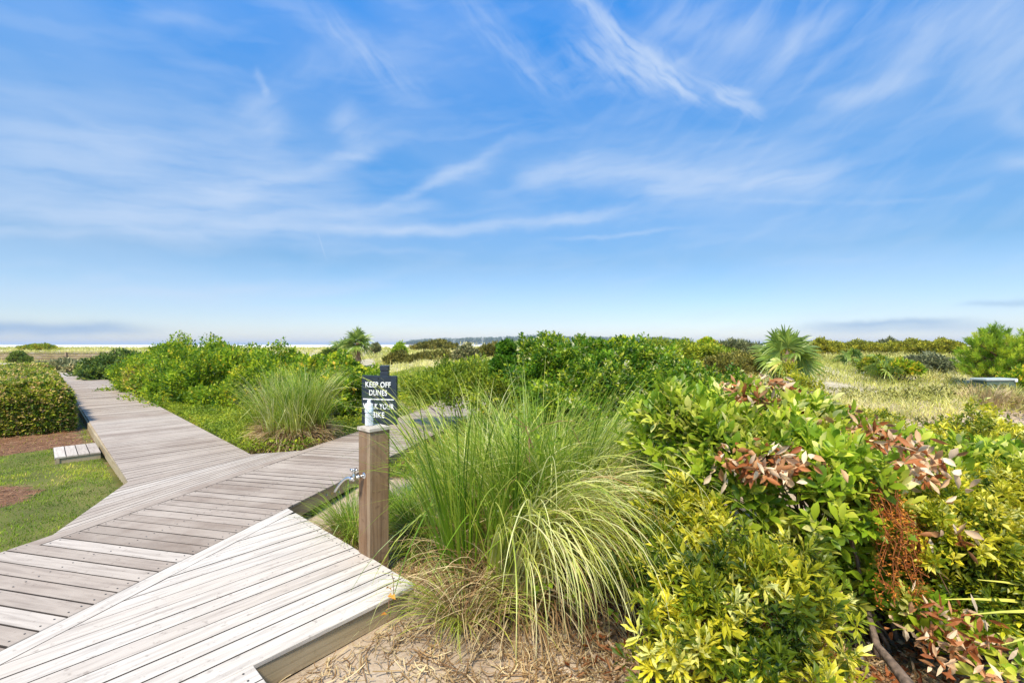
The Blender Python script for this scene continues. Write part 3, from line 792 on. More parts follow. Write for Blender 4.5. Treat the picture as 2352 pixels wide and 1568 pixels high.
def bush(name, label, cat, lobes, ntw, k, L, W, mat, seed, base=None, group=None, nst=14, r0=.02, tmpl='kite', bark=None, extra=None, **kw):
    rng = np.random.default_rng(seed)
    lo = np.array([l[:3] for l in lobes]); bx_, by_ = (lo[:, 0].mean(), lo[:, 1].mean()) if base is None else base
    bz = float(gz(bx_, by_)) - .05
    root = empty(name, (bx_, by_, bz)); tag(root, label, cat, group)
    off = np.array([bx_, by_, bz])
    mb = MB(); P, A = foliage(mb, rng, lobes, ntw, k, L, W, tmpl, **kw)
    if extra: extra(mb, rng, P, A)
    for q in mb.v: q -= off
    mb.build('foliage', mat, root)
    if nst:
        ix = rng.choice(len(P), min(nst, len(P)), replace=False)
        st = stems(rng, np.array([0, 0, 0.]), P[ix] - off - A[ix] * .03, r0)
        st.build('branches', bark or BARK, root, smooth=True)
    return root

def lobe_at(px, py, Yd, rx, ry, rz): 
    p = at(px, py, Yd); return (p[0], p[1], p[2], rx, ry, rz)

rg = np.random.default_rng(5)
# ---- clipped hedge, left : long box with rounded shoulders along the boardwalk
def hedge():
    rng = np.random.default_rng(21)
    a0, a1, pw, hh = 13.6, 27.6, 3.6, 1.0
    off = np.array([*(a_ * a0 + p_ * -.9), 0.])
    root = empty('clipped_hedge', tuple(off)); tag(root, 'long clipped hedge with yellow and pinkish leaf tips at the left edge beside the boardwalk', 'hedge')
    n = 30000
    face = rng.random(n); aa = a0 + (a1 - a0) * rng.random(n) ** 1.5; pp = .42 - pw * rng.random(n) ** 1.2; zz = hh * rng.random(n)
    top = face < .55; fr = (face >= .55) & (face < .78); sd = face >= .78
    O = np.zeros((n, 3)); O[top] = [0, 0, 1]; O[fr] = [-a_[0], -a_[1], .1]; O[sd] = [p_[0], p_[1], .1]
    zz = np.where(top, hh, zz); aa = np.where(fr, a0, aa); pp = np.where(sd, .45, pp)
    # round shoulders
    sh = np.clip((zz - (hh - .45)) / .45, 0, 1)
    inset = .30 * sh ** 2 + .06 * nz(aa, pp + zz, .6, 3)
    aa = np.where(aa < a0 + inset, a0 + inset, aa); pp = np.where(pp > .45 - inset, .45 - inset, pp)
    sk = -.08 * (1 - zz / hh)
    P = np.zeros((n, 3)); P[:, :2] = aa[:, None] * a_ + pp[:, None] * p_; P[:, 2] = zz
    P += O * (.05 * nz(P[:, 0] + P[:, 2], P[:, 1] - P[:, 2], .35, 2) + .11 * nz(P[:, 0], P[:, 1], 1.2, 4) - np.abs(rng.normal(0, .06, n)))[:, None]
    mb = MB()
    far = np.clip((P @ np.r_[a_, 0] - a0) / (a1 - a0), 0, 1)
    pos, A = foliage(mb, rng, None, n, 4, .085, .05, 'fold', PO=(P, O), up=.5, tw=.09, tint=(.05, .8), special=(.22, .82, .18))
    for q in mb.v: q -= off
    mb.build('foliage', G_HEDGE, root)
    bs = np.zeros((60, 3)); ia = a0 + .25 + (a1 - a0) * rng.random(60) ** 2; ip = .25 - 3 * rng.random(60)
    bs[:, :2] = ia[:, None] * a_ + ip[:, None] * p_ - off[:2]
    tp = bs + rng.normal(0, .15, bs.shape); tp[:, 2] = .85
    st = MB(); t = np.linspace(0, 1, 5)[None, :, None]; st.tubes(bs[:, None] * (1 - t) + tp[:, None] * t, .015, 5)
    st.build('branches', BARK, root)
hedge()

# ---- bushes: left and middle
bush('shrub', 'low spreading silvery shrub behind the clipped hedge at the far left', 'shrub',
     [lobe_at(110, 852, 31, 1.0, 1.0, .5), lobe_at(150, 848, 31, 1.1, 1.0, .55), lobe_at(185, 852, 30, .7, .9, .45)], 2200, 5, .22, .10, G_SILV, 31, nst=10, r0=.04, tw=.3, up=.2, tint=(.1, .95))
bush('shrub', 'dark green shrub with paler lower twigs where the long boardwalk bends', 'shrub',
     [lobe_at(235, 856, 25, 1.0, 1.1, .55), lobe_at(275, 850, 24, 1.2, 1.2, .75), lobe_at(320, 850, 23, 1.0, 1.0, .8), lobe_at(225, 868, 22, .7, .6, .4), lobe_at(300, 838, 25, .9, .8, .5)],
     5500, 5, .15, .085, G_DARK, 32, nst=16, r0=.04, tw=.3, tint=(0, 1), lump=.35)
bush('shrub', 'small rounded green shrub standing in front of the low brown fence', 'shrub',
     [lobe_at(42, 820, 40, .5, .5, .42), lobe_at(58, 828, 40, .42, .4, .3), lobe_at(32, 828, 40, .4, .4, .35)], 900, 5, .15, .08, G_DARK, 33, nst=8, r0=.05, tw=.25, tint=(.4, 1))
main_l = [lobe_at(345, 850, 17.5, 1.2, 1.3, 1.15), lobe_at(420, 825, 16, 1.25, 1.3, 1.15), lobe_at(400, 870, 14.5, 1.0, .9, .8), lobe_at(480, 850, 13.6, 1.3, 1.1, 1.1),
          lobe_at(520, 822, 14.5, 1.2, 1.2, 1.0), lobe_at(590, 830, 14, 1.3, 1.2, 1.0), lobe_at(555, 880, 12.6, 1.0, .8, .8), lobe_at(650, 845, 13.5, 1.2, 1.1, .95), lobe_at(690, 858, 12.8, .9, .9, .8), lobe_at(455, 895, 13, .9, .7, .6),
          lobe_at(425, 798, 16, .35, .35, .38), lobe_at(470, 790, 15.5, .28, .28, .3), lobe_at(540, 795, 14.5, .4, .3, .3), lobe_at(380, 800, 16.5, .3, .3, .4)]
main_l = [(l[0], l[1], l[2] - .66, l[3], l[4], l[5] * .95) for l in main_l]
bush('shrub', 'large bright green shrub thicket on the right of the long boardwalk', 'shrub', main_l, 25000, 4, .10, .055, G_BRIGHT, 34, nst=60, r0=.03, tw=.24, tint=(.0, .78), special=(.02, .9, .1), lump=.38, shell=.16, tmpl='kite')
bush('shrub', 'small shrub with creamy pink leaf tips at the boardwalk edge below the bright thicket', 'shrub',
     [lobe_at(322, 878, 15.5, .42, .4, .55), lobe_at(312, 870, 16, .35, .35, .5)], 1300, 4, .075, .045, G_HEDGE, 35, nst=8, r0=.012, tw=.1, tint=(.3, 1))
bush('vine_thicket', 'darker leafy vine thicket between the ornamental grass and the slate sign', 'vine thicket',
     [lobe_at(745, 885, 12.5, .9, .8, .65), lobe_at(800, 895, 11.8, .8, .8, .6), lobe_at(835, 905, 11, .6, .7, .5), lobe_at(770, 925, 10.8, .9, .6, .5), lobe_at(700, 865, 14, .8, .8, .55)],
     9000, 4, .095, .075, G_BRIGHT, 36, nst=24, r0=.02, tw=.15, tint=(0, .78), special=(.05, .8, .2), lump=.38)

# ---- bushes right of the cross walkway, middle distance
bush('shrub', 'pale leaved loose shrub between the far grass hummock and the dark sprig', 'shrub',
     [lobe_at(1075, 868, 9.5, .5, .5, .30), lobe_at(1030, 878, 9.5, .4, .5, .34), lobe_at(1120, 882, 9.2, .5, .5, .34), lobe_at(1060, 915, 8.9, .8, .5, .45), lobe_at(1150, 920, 8.6, .6, .5, .5), lobe_at(980, 905, 9.6, .6, .5, .35)],
     5200, 4, .085, .035, G_COVER, 41, nst=14, r0=.012, tw=.2, tint=(.0, .8), lump=.35)
bush('shrub', 'slim dark green sapling poking up left of the big glossy shrub', 'shrub',
     [lobe_at(1163, 812, 8.6, .17, .17, .2), lobe_at(1160, 850, 8.5, .24, .22, .3)], 900, 4, .075, .05, G_TALLOW, 42, nst=8, r0=.01, tw=.1, tint=(0, .6))
bl_ = [lobe_at(1258, 800, 7.4, .30, .35, .28), lobe_at(1345, 800, 7.2, .34, .35, .24), lobe_at(1300, 850, 7.0, .62, .5, .55), lobe_at(1430, 835, 6.9, .5, .5, .45), lobe_at(1240, 870, 7.0, .45, .5, .55),
       lobe_at(1400, 900, 6.5, .7, .5, .7), lobe_at(1520, 870, 6.6, .52, .5, .52), lobe_at(1600, 890, 6.4, .5, .45, .5), lobe_at(1675, 900, 6.2, .35, .4, .42), lobe_at(1540, 930, 5.9, .7, .4, .6), lobe_at(1640, 950, 5.7, .5, .4, .5), lobe_at(1350, 960, 6.0, .8, .5, .7)]
bl_ = [(l[0], l[1], l[2] - (.12 if l[0] / l[1] < .22 else .26), l[3], l[4], l[5]) for l in bl_]
bush('shrub', 'big dark glossy shrub rising above the horizon behind the arching grass', 'shrub', bl_, 14500, 5, .062, .040, G_TALLOW, 43, base=(1.9, 6.5), nst=60, r0=.02, tw=.12, tint=(.1, .92), special=(.05, .9, .1), lump=.34, tmpl='fold', bark=BARKR)
bush('shrub', 'airy light green shrub on the horizon right behind the big glossy shrub', 'shrub',
     [lobe_at(1425, 800, 10, .28, .3, .22), lobe_at(1445, 815, 10, .4, .3, .25)], 900, 4, .06, .04, G_BRIGHT, 44, nst=8, r0=.01, tw=.1, tint=(.4, .85))
bush('shrub', 'yellow green scrub row behind the right end of the big glossy shrub', 'shrub',
     [lobe_at(1500, 822, 13, .9, .8, .42), lobe_at(1580, 825, 13.5, .9, .8, .45), lobe_at(1640, 830, 14, .8, .8, .4)], 3600, 4, .10, .055, G_COVER, 45, nst=14, r0=.02, tw=.16, tint=(.1, .9), lump=.25)
bush('shrub', 'small bright green sapling on the horizon left of the near palm', 'shrub',
     [lobe_at(1622, 800, 16, .3, .3, .3), lobe_at(1632, 812, 16, .45, .4, .3)], 700, 4, .11, .07, G_BRIGHT, 46, nst=8, r0=.02, tw=.15, tint=(.3, .9))
bush('shrub', 'grey green wispy shrub on the horizon just left of the near palm', 'shrub',
     [lobe_at(1680, 812, 18, .6, .6, .42), lobe_at(1715, 815, 18.5, .6, .6, .4), lobe_at(1655, 818, 18, .5, .5, .38)], 1300, 5, .2, .05, G_SILV, 47, nst=12, r0=.02, tw=.2, tint=(.0, .7), up=.8)
bush('shrub', 'olive grey shrub low in the grass left of the near palm', 'shrub',
     [lobe_at(1665, 850, 12, .5, .5, .38), lobe_at(1700, 845, 12.5, .5, .5, .38), lobe_at(1725, 838, 13, .4, .4, .3)], 1500, 5, .1, .04, G_OLIVE, 48, nst=10, r0=.015, tw=.14, tint=(.2, 1))

# far scrub
for i, (px, py, Yd, rx, rz, mat, lab) in enumerate([
    (1000, 797, 52, 2.7, .62, G_OLIVE, 'dark olive scrub hummock in front of the wooded island'),
    (915, 826, 28, .85, .42, G_OLIVE, 'low olive scrub patch left of the darker clump on the middle dune'),
    (1010, 822, 29, 1.3, .38, G_OLIVE, 'low brown olive scrub below the scrub hummock'),
    (965, 829, 27, .8, .36, G_OLIVE, 'low olive scrub between two patches on the middle dune'),
    (755, 817, 30, .55, .34, G_DARK, 'small dark bush on the dune left of the far palm'),
    (862, 800, 40, .35, .28, G_SILV, 'tiny pale bush on the dune crest right of the far palm'),
    (917, 808, 29, .42, .48, G_PINE, 'small upright young pine on the middle dune'),
    (90, 800, 62, 2.2, .35, G_COVER, 'low green scrub on the dune crest beyond the brown fence'),
    (395, 803, 45, 1.7, .55, G_COVER, 'hazy green scrub behind the dark shrub at the boardwalk bend'),
    (500, 800, 50, 1.2, .35, G_SILV, 'pale scrub on the crest behind the bright thicket'),
    (1070, 812, 24, .6, .40, G_SILV, 'silvery scrub right of the brown olive patch'),
    (1130, 806, 26, .8, .34, G_OLIVE, 'olive scrub on the horizon behind the slim sapling'),
    (1880, 800, 30, 1.6, .50, G_GOLD, 'golden scrub right of the near palm at the skyline'),
    (1965, 800, 34, 2.2, .45, G_GOLD, 'golden scrub bank in the middle of the right skyline'),
    (2090, 799, 32, 1.9, .46, G_GOLD, 'golden scrub bank left of the pine at the skyline'),
    (2160, 799, 30, 1.4, .48, G_GOLD, 'golden scrub just left of the pine'),
    (2042, 793, 36, .8, .42, G_CEDAR, 'blue green bush rising above the golden scrub'),
    (2130, 835, 17, .85, .30, G_CEDAR, 'dark grey green juniper spreading low beside the pine'),
    (2065, 845, 15, .55, .20, G_BRIGHT, 'bright green low plant in the dune grass'),
    (2015, 838, 16, .45, .24, G_COVER, 'yellow green tussock left of the bright low plant'),
    (1780, 815, 24, 1.2, .45, G_GOLD, 'golden scrub seen behind the near palm'),
    (1720, 822, 20, .8, .36, G_OLIVE, 'olive golden scrub at the foot of the wispy skyline shrub'),
    (2342, 885, 11, .45, .35, G_BRIGHT, 'small green bush right of the grey green box'),
]):
    x, y, z = at(px, py, Yd)
    ry = rx * .6
    bush('dune_shrub', lab, 'shrub', [(x, y, z - rz * .3, rx * .6, ry, rz * 1.15), (x - rx * .5, y + .1, z - rz * .5, rx * .5, ry * .9, rz * .9), (x + rx * .5, y - .1, z - rz * .45, rx * .55, ry * .8, rz * .95)],
         int(900 + 700 * min(rx, 2)), 5, .07 + .0042 * Yd, .028 + .0016 * Yd, mat, 100 + i, group='scrub on the dunes', nst=6, r0=.02, tw=.1 + .004 * Yd, tint=(0, 1), lump=.3, up=.7)

# ---- pine at right
def pine():
    rng = np.random.default_rng(77)
    c = at(2300, 850, 13.5); bz = float(gz(c[0], c[1])) - .05
    root = empty('young_pine', (c[0], c[1], bz)); tag(root, 'young bushy pine with soft bright needles behind the grey green box', 'pine tree')
    top = at(2290, 757, 13.5)[2] - bz
    tk = MB(); lead = [(-.12, 1.0), (.62, .88), (.25, .8), (-.6, .78)]
    brs = []
    for lx, hh in lead:
        t = np.linspace(0, 1, 8); pth = np.stack([lx * t ** .7, .25 * rng.normal() * t, top * hh * t], 1); brs.append(pth)
    tk.tubes(np.array(brs), np.linspace(.05, .008, 8)[None], 7)
    nd = MB(); bt = []
    tips = []
    for li, pth in enumerate(brs):
        for j in range(62):
            t = rng.uniform(.12, 1) ; i0 = t * 7; i_ = int(min(i0, 6)); p0 = pth[i_] + (pth[i_ + 1] - pth[i_]) * (i0 - i_)
            az = rng.random() * 6.28; ln_ = 1.15 * (1.08 - t) ** .75 * rng.uniform(.6, 1.05); el = .25 + .7 * t
            s = np.linspace(0, 1, 5)
            pp = p0 + np.stack([np.cos(az) * ln_ * s, np.sin(az) * ln_ * s, ln_ * (el * s ** 1.5) * .9], 1)
            bt.append(pp)
            for sxx in np.linspace(.35, 1, 4 if ln_ > .4 else 2): tips.append((p0 + (pp[-1] - p0) * sxx + rng.normal(0, .06, 3), unit(pp[-1] - pp[-2] + [0, 0, .12])))
        tips.append((pth[-1], np.array([0, 0, 1.])))
    tk.tubes(np.array(bt), np.linspace(.014, .004, 5)[None], 4)
    tk.build('trunk', BARKR, root)
    T = np.array([q[0] for q in tips]); A = np.array([q[1] for q in tips]); n = len(T)
    e1 = unit(np.cross(A, rng.normal(size=(n, 3)))); e2 = np.cross(A, e1); tn = rng.uniform(.1, .9, n)
    for j in range(56):
        an = rng.random(n) * 6.28; uu = rng.random(n)
        D = A * (.5 + .9 * uu)[:, None] + (np.cos(an)[:, None] * e1 + np.sin(an)[:, None] * e2) * .75
        nd.leaves(T + A * (uu * .18 - .12)[:, None], D, rng.normal(size=(n, 3)), rng.uniform(.09, .17, n), .013, np.clip(tn + rng.normal(0, .1, n), 0, 1))
    nd.build('needles', G_PINE, root)
pine()

# ---- palms
def palm(name, label, px, pbase, Yd, heads, cat='palm', trunk=.5, nf=12, fr=.55, seed=1, skirt=True, leafn=26, droopy=.6, spreadang=1.0, pet_=1.0, fronds=None):
    rng = np.random.default_rng(seed)
    c = at(px, pbase, Yd); bz = min(c[2], float(gz(c[0], c[1])) + .0) - .03
    root = empty(name, (c[0], c[1], bz)); tag(root, label, cat)
    tz = at(px, heads, Yd)[2] - bz
    if trunk > 0:
        tk = MB(); k = 10; t = np.linspace(0, 1, k)
        tk.lathe([( (.16 - .05 * q) * (1 + .10 * (i % 2)), q * tz) for i, q in enumerate(t)] + [(0, tz + .05)], n=12)
        # old boots
        n = 70; a = rng.random(n) * 6.28; zz = rng.random(n) * tz
        P = np.stack([np.cos(a) * .12, np.sin(a) * .12, zz], 1); D = np.stack([np.cos(a) * .5, np.sin(a) * .5, np.ones(n)], 1)
        tk.leaves(P, D, np.stack([np.cos(a), np.sin(a), 0 * a], 1), .22, .10, rng.random(n), 'fold')
        tk.build('trunk', plain('palm_trunk', (.30, .19, .13), .9, noise=.4, scale=15), root)
    for i in range(nf):
        az = i * 2.4 + rng.normal(0, .2); el = R(82) - spreadang * R(95) * (i / max(nf - 1, 1)) ** .9 + rng.normal(0, .08)
        roll = rng.uniform(-1.3, 1.3)
        if fronds: az, el, roll = R(fronds[i][0]), R(fronds[i][1]), R(fronds[i][2])
        pl_ = fr * pet_ * rng.uniform(.7, 1.1); d = np.array([math.cos(az) * math.cos(el), math.sin(az) * math.cos(el), math.sin(el)])
        s = np.linspace(0, 1, 6)[:, None]
        pet = np.array([0, 0, tz]) + d * pl_ * s + np.array([0, 0, -.25 * pl_]) * s ** 2 * (math.cos(el) + .1)
        end = pet[-1]; d2 = unit(pet[-1] - pet[-2]); sd = unit(np.cross(d2, [0, 0, 1.])); up = np.cross(sd, d2); sd, up = sd * math.cos(roll) + up * math.sin(roll), up * math.cos(roll) - sd * math.sin(roll)
        mb = MB(); mb.tubes(pet[None], np.linspace(.012, .006, 6)[None], 5, .6)
        an = np.linspace(-R(115), R(115), leafn) + rng.normal(0, .02, leafn)
        ln_ = fr * (1.15 - .35 * np.abs(an) / R(115)) * rng.uniform(.9, 1.08, leafn)
        mm = 6; t = np.linspace(0, 1, mm)
        dr = np.cos(an)[:, None] * d2 + np.sin(an)[:, None] * sd + (.25 - .28 * np.abs(np.sin(an)))[:, None] * up
        dr = unit(dr)
        droop = (droopy * rng.uniform(.5, 1.4, leafn))[:, None] * np.array([0, 0, -1.0])
        P = end + dr[:, None] * (ln_[:, None, None] * t[None, :, None]) + droop[:, None] * ln_[:, None, None] * (t[None, :, None] ** 2.4)
        w_ = np.interp(t, [0, .35, .7, 1], [.014, .058, .04, .004])[None] * (fr / .55)
        side = unit(np.cross(dr, up + 0 * dr)); side = unit(side + up * .45 * np.where(np.arange(leafn) % 2, 1, -1)[:, None])
        mb.ribbons(P, w_, side, np.clip(.2 + .5 * rng.random(leafn) + (.3 if i > nf - 3 else 0), 0, 1))
        mb.build('frond', G_PALM, root)
    if skirt:
        n = 60; a = rng.random(n) * 6.28
        base = np.stack([np.cos(a) * .12, np.sin(a) * .12, tz * rng.uniform(.3, .9, n)], 1)
        t = np.linspace(0, 1, 5)[None, :, None]; out_ = np.stack([np.cos(a), np.sin(a), 0 * a], 1)
        P = base[:, None] + out_[:, None] * t * fr * .5 + np.array([0, 0, -1.]) * t ** 1.6 * fr * .75
        mb = MB(); mb.ribbons(P, .02, unit(np.cross(out_, [0, 0, 1.])), rng.random(n)); mb.build('dry_skirt', DRYB, root)
    return root
palm('cabbage_palm', 'near palm with big fan leaves standing among the scrub on the right', 1806, 872, 12.0, 820, nf=13, fr=.56, seed=5, leafn=34, droopy=.35, pet_=.75, fronds=[(180, 60, 80), (100, 84, 10), (0, 62, -75), (190, 12, 70), (-8, 0, -70), (160, 35, 50), (-30, 40, -50), (60, 60, 0), (-100, 72, 15), (-80, 30, 0), (200, 45, 95), (10, 75, 95), (230, -5, 30)])
palm('cabbage_palm', 'small dark far palm with two tufted heads silhouetted on the skyline', 822, 832, 30, 787, nf=18, fr=.78, seed=9, leafn=22, droopy=.3, pet_=.6)
palm('palmetto', 'low palmetto fans leaning at the left foot of the far palm', 790, 826, 30.5, 806, trunk=0, nf=12, fr=.72, seed=10, skirt=False, leafn=18, spreadang=.8, cat='palmetto')
palm('palmetto', 'low grey green palmetto clump in the pale grass right of the near palm', 1962, 842, 19, 830, trunk=0, nf=11, fr=.5, seed=11, skirt=True, leafn=20, spreadang=.85, cat='palmetto')
palm('palmetto', 'small spiky palmetto on the skyline beside the tiny square sign', 1190, 806, 34, 799, trunk=0, nf=8, fr=.5, seed=12, skirt=False, leafn=12, spreadang=.6, cat='palmetto')
palm('palmetto', 'bright green palmetto tuft beside the bright low plant in the dune grass', 2030, 852, 14.5, 842, trunk=0, nf=8, fr=.32, seed=13, skirt=False, leafn=16, spreadang=.9, cat='palmetto')

# ------------------------------------------------------------------ grass clumps
def blade_paths(rng, base, az, el, bend, L, m=9, power=1.4, kink=.0):
    n = len(base); t = np.linspace(0, 1, m)[None]
    th = el[:, None] - bend[:, None] * t ** power
    if kink:
        kk = (rng.random((n, 1)) < kink); th = th - kk * rng.uniform(.6, 2.0, (n, 1)) * (t > rng.uniform(.35, .85, (n, 1)))
        th = th + np.cumsum(rng.normal(0, .035, (n, m)), 1)
    azz = az[:, None] + rng.normal(0, .35, n)[:, None] * t
    d = np.stack([np.cos(th) * np.cos(azz), np.cos(th) * np.sin(azz), np.sin(th)], -1) * (L / (m - 1))[:, None, None]
    P = np.concatenate([base[:, None], base[:, None] + np.cumsum(d[:, :-1], 1)], 1)
    return P

def grass_clump(name, label, c, n, L, W, r, seed, lean=(0, 0), dry=.25, el=(50, 88), bend=(.6, 2.2), tints=(0, .8), mat=BLADE, group=None, skirtL=.55, cat='ornamental grass', azr=None, floor=True, m=10, wp=1.2, power=1.5, fl_=1.0, bsp=(0, 0)):
    rng = np.random.default_rng(seed)
    bz = float(gz(c[0], c[1]))
    root = empty(name, (c[0], c[1], bz)); tag(root, label, cat, group)
    K = max(8, n // 45); kb = rng.integers(0, K, n)
    baz = rng.random(K) * 6.283 if azr is None else rng.uniform(azr[0], azr[1], K)
    az = baz[kb] + rng.normal(0, .22, n)
    rr = r * np.sqrt(rng.random(n))
    base = np.stack([rr * np.cos(az + rng.normal(0, .5, n)), rr * np.sin(az + rng.normal(0, .5, n)), 0 * rr - .02], 1)
    brr = .25 + .75 * rng.random(K); bb_ = rng.random(K); bl_k = rng.uniform(.75, 1.08, K); bt_ = rng.random(K)
    rr = np.clip(rr * .4 + .6 * r * brr[kb] + rng.normal(0, .03, n), 0, r * 1.1)
    base[:, 0] = rr * np.cos(az) + (rng.uniform(-1, 1, K) * bsp[0])[kb]; base[:, 1] = rr * np.sin(az) + (rng.uniform(-1, 1, K) * bsp[1])[kb]
    e = R(el[1]) - (R(el[1]) - R(el[0])) * np.clip(brr[kb] + rng.normal(0, .2, n), 0, 1.1)
    dx = np.cos(az) * np.cos(e) + lean[0]; dy = np.sin(az) * np.cos(e) + lean[1]
    az2 = np.arctan2(dy, dx)
    ll = rng.uniform(.62, 1.05, n) * L * bl_k[kb]
    bd = bend[0] + (bend[1] - bend[0]) * np.clip(bb_[kb] * .7 + .3 * rng.random(n) + rng.normal(0, .1, n), 0, 1.1)
    P = blade_paths(rng, base, az2, e, bd, ll, m, power, kink=.13)
    if floor:
        fl = .02 + .05 * rng.random((n, 1)); P[..., 2] = np.maximum(P[..., 2], fl)
        P[:, 0, 2] = -.02
    t = np.linspace(0, 1, m)
    w_ = W * np.interp(t, [0, .3, .75, 1], [.75, 1, .6, .12])[None] * rng.uniform(.6, 1.2, (n, 1))
    side = np.stack([-np.sin(az2), np.cos(az2), 0 * az2], 1); side = unit(side + rng.normal(0, .35, (n, 3)))
    tn = np.clip(tints[0] + (tints[1] - tints[0]) * (.5 * rng.random(n) + .5 * bt_[kb]) ** wp + rng.normal(0, .05, n), 0, 1)
    mb = MB(); mb.ribbons(P, w_, side, tn); mb.build('blades', mat, root)
    nd_ = int(n * dry)
    if nd_:
        az = rng.random(nd_) * 6.283; rr = r * (.5 + .6 * rng.random(nd_))
        base = np.stack([rr * np.cos(az), rr * np.sin(az), .02 + .06 * rng.random(nd_)], 1)
        P = blade_paths(rng, base, az + rng.normal(0, .4, nd_), R(75) * rng.random(nd_) ** .7, rng.uniform(.8, 2.4, nd_), L * skirtL * rng.uniform(.4, 1.1, nd_), 8)
        P[..., 2] = np.maximum(P[..., 2], .01 + .06 * rng.random((nd_, 1)))
        az2 = az; side = unit(np.stack([-np.sin(az), np.cos(az), 0 * az], 1) + rng.normal(0, .5, (nd_, 3)))
        mb = MB(); mb.ribbons(P, W * np.linspace(1.1, .3, 8)[None], side, rng.random(nd_)); mb.build('dry_blades', DRYB, root)
    return root

grass_clump('ornamental_grass', 'rounded ornamental grass clump with a dry brown skirt in the fork between the boardwalks', (-3.95, 8.25), 2600, 1.60, .014, .26, 201, dry=2.4, el=(74, 90), bend=(.1, 1.3), tints=(0.0, .96), skirtL=.44, power=2.0, bsp=(.34, .22))
grass_clump('ornamental_grass', 'huge upright green grass clump right of the wooden tap post', (.08, 3.75), 2000, 1.85, .012, .28, 202, lean=(.03, 0), dry=.22, el=(70, 90), bend=(.05, 1.9), tints=(0, .82), bsp=(.46, .22), skirtL=.3, m=14, power=2.0)
grass_clump('ornamental_grass', 'loose spray of thin yellow green arching blades leaning left towards the slate sign', (-.02, 3.9), 80, 1.75, .0085, .25, 210, lean=(-.22, 0), dry=.1, el=(64, 84), bend=(1.0, 2.4), tints=(.35, .85), m=14, power=2.0, azr=(1.6, 4.4))
grass_clump('ornamental_grass', 'pale arching grass clump spilling over to the right towards the leafy bushes', (.10, 3.42), 1500, 2.0, .0125, .36, 203, lean=(.08, -.04), dry=.55, el=(70, 88), bend=(2.2, 3.4), tints=(.25, 1.0), skirtL=.36, bsp=(.3, .12), m=20, wp=.8, azr=(-1.45, .7), power=2.0)
grass_clump('ornamental_grass', 'fine silvery arching grass clump behind the pale one, against the dark shrub', (.55, 4.1), 1800, 2.05, .011, .36, 204, lean=(.08, -.05), dry=.3, azr=(-1.4, 1.2), el=(64, 86), bend=(1.8, 3.2), tints=(.35, .95), m=16, wp=.8, power=2.0)
grass_clump('ornamental_grass', 'low grass clump with rust brown base close behind the wooden tap post', (-1.52, 4.5), 520, .70, .007, .16, 205, dry=1.2, el=(50, 88), bend=(.2, 1.4), tints=(0, .7), skirtL=.55)
grass_clump('ornamental_grass', 'weedy green grass tuft at the foot of the slate sign', (-1.08, 5.0), 900, .75, .007, .32, 206, dry=.2, el=(40, 88), bend=(.4, 2.0), tints=(.05, .8))
grass_clump('ornamental_grass', 'small grass tuft drooping over the corner of the landing', (-.33, 3.05), 260, .78, .0065, .10, 207, dry=.8, el=(50, 84), bend=(1.0, 2.6), tints=(.3, .8), skirtL=.7)
grass_clump('ornamental_grass', 'low green clump in the dark gap right of the tap post base', (-.72, 4.3), 900, .85, .008, .25, 208, dry=.5, el=(35, 85), bend=(.4, 1.8), tints=(0, .6))
grass_clump('ornamental_grass', 'tall thin blades behind the big upright clump, left of the silvery one', (.25, 5.0), 900, 1.65, .008, .4, 209, dry=.1, el=(62, 88), bend=(.3, 1.6), tints=(.0, .85))

c_ = at(2262, 930, 9.3); grass_clump('dry_weeds', 'pinkish dry weeds standing in front of the grey green box', (c_[0], c_[1]), 520, .50, .012, .45, 230, dry=0, el=(60, 90), bend=(.1, 1.0), tints=(.5, 1), mat=DRYB, cat='weeds')
c_ = at(2310, 935, 9.4); grass_clump('dry_weeds', 'yellowish weeds at the right corner of the grey green box', (c_[0], c_[1]), 260, .40, .012, .3, 231, dry=0, el=(60, 90), bend=(.1, 1.0), tints=(.3, .9), mat=DUNE, cat='weeds')
# heart-leaved vine through the big clump
def vine(name, label, paths, mat, L, W, seed, leaf_every=.06, stem=BARKR, r=.003, cat='vine', tmpl='fold', tint=(.2, .9), jit=.03):
    rng = np.random.default_rng(seed)
    o0 = np.array(paths[0][0], float); root = empty(name, tuple(o0)); tag(root, label, cat)
    st = MB(); lf = MB()
    for pth in paths:
        pth = np.array(pth, float); seg = np.linalg.norm(np.diff(pth, axis=0), axis=1); cum = np.r_[0, np.cumsum(seg)]
        m = max(6, int(cum[-1] / .05)); s = np.linspace(0, cum[-1], m)
        P = np.stack([np.interp(s, cum, pth[:, k]) for k in range(3)], 1) + rng.normal(0, jit, (m, 3)) - o0
        st.tubes(P[None], r, 4)
        k = int(cum[-1] / leaf_every); s2 = rng.random(k) * cum[-1]
        Q = np.stack([np.interp(s2, cum, pth[:, kk]) for kk in range(3)], 1) - o0 + rng.normal(0, jit * 1.4, (k, 3))
        D = rng.normal(size=(k, 3)) * [1, 1, .5] + [0, -.4, -.1]
        lf.leaves(Q, D, rng.normal(size=(k, 3)) * .5 + [0, -.4, 1], L * rng.uniform(.6, 1.1, k), W * rng.uniform(.7, 1.1, k), rng.uniform(*tint, k), tmpl)
    st.build('stems', stem, root); lf.build('leaves', mat, root)
    return root
vine('climbing_vine', 'heart leaved green vine trailing through the big grass clump', [[(-.1, 3.3, .25), (0, 3.15, .7), (.1, 3.2, 1.1), (.05, 3.3, 1.4)], [(.0, 3.1, .6), (.35, 2.95, .75), (.6, 2.9, .55)], [(.1, 3.05, .3), (.4, 2.8, .35), (.7, 2.75, .2)], [(.1, 3.3, 1.2), (.3, 3.4, 1.3), (.5, 3.5, 1.1)]], G_BAY, .055, .045, 301, leaf_every=.035, tint=(.1, .6), jit=.05)
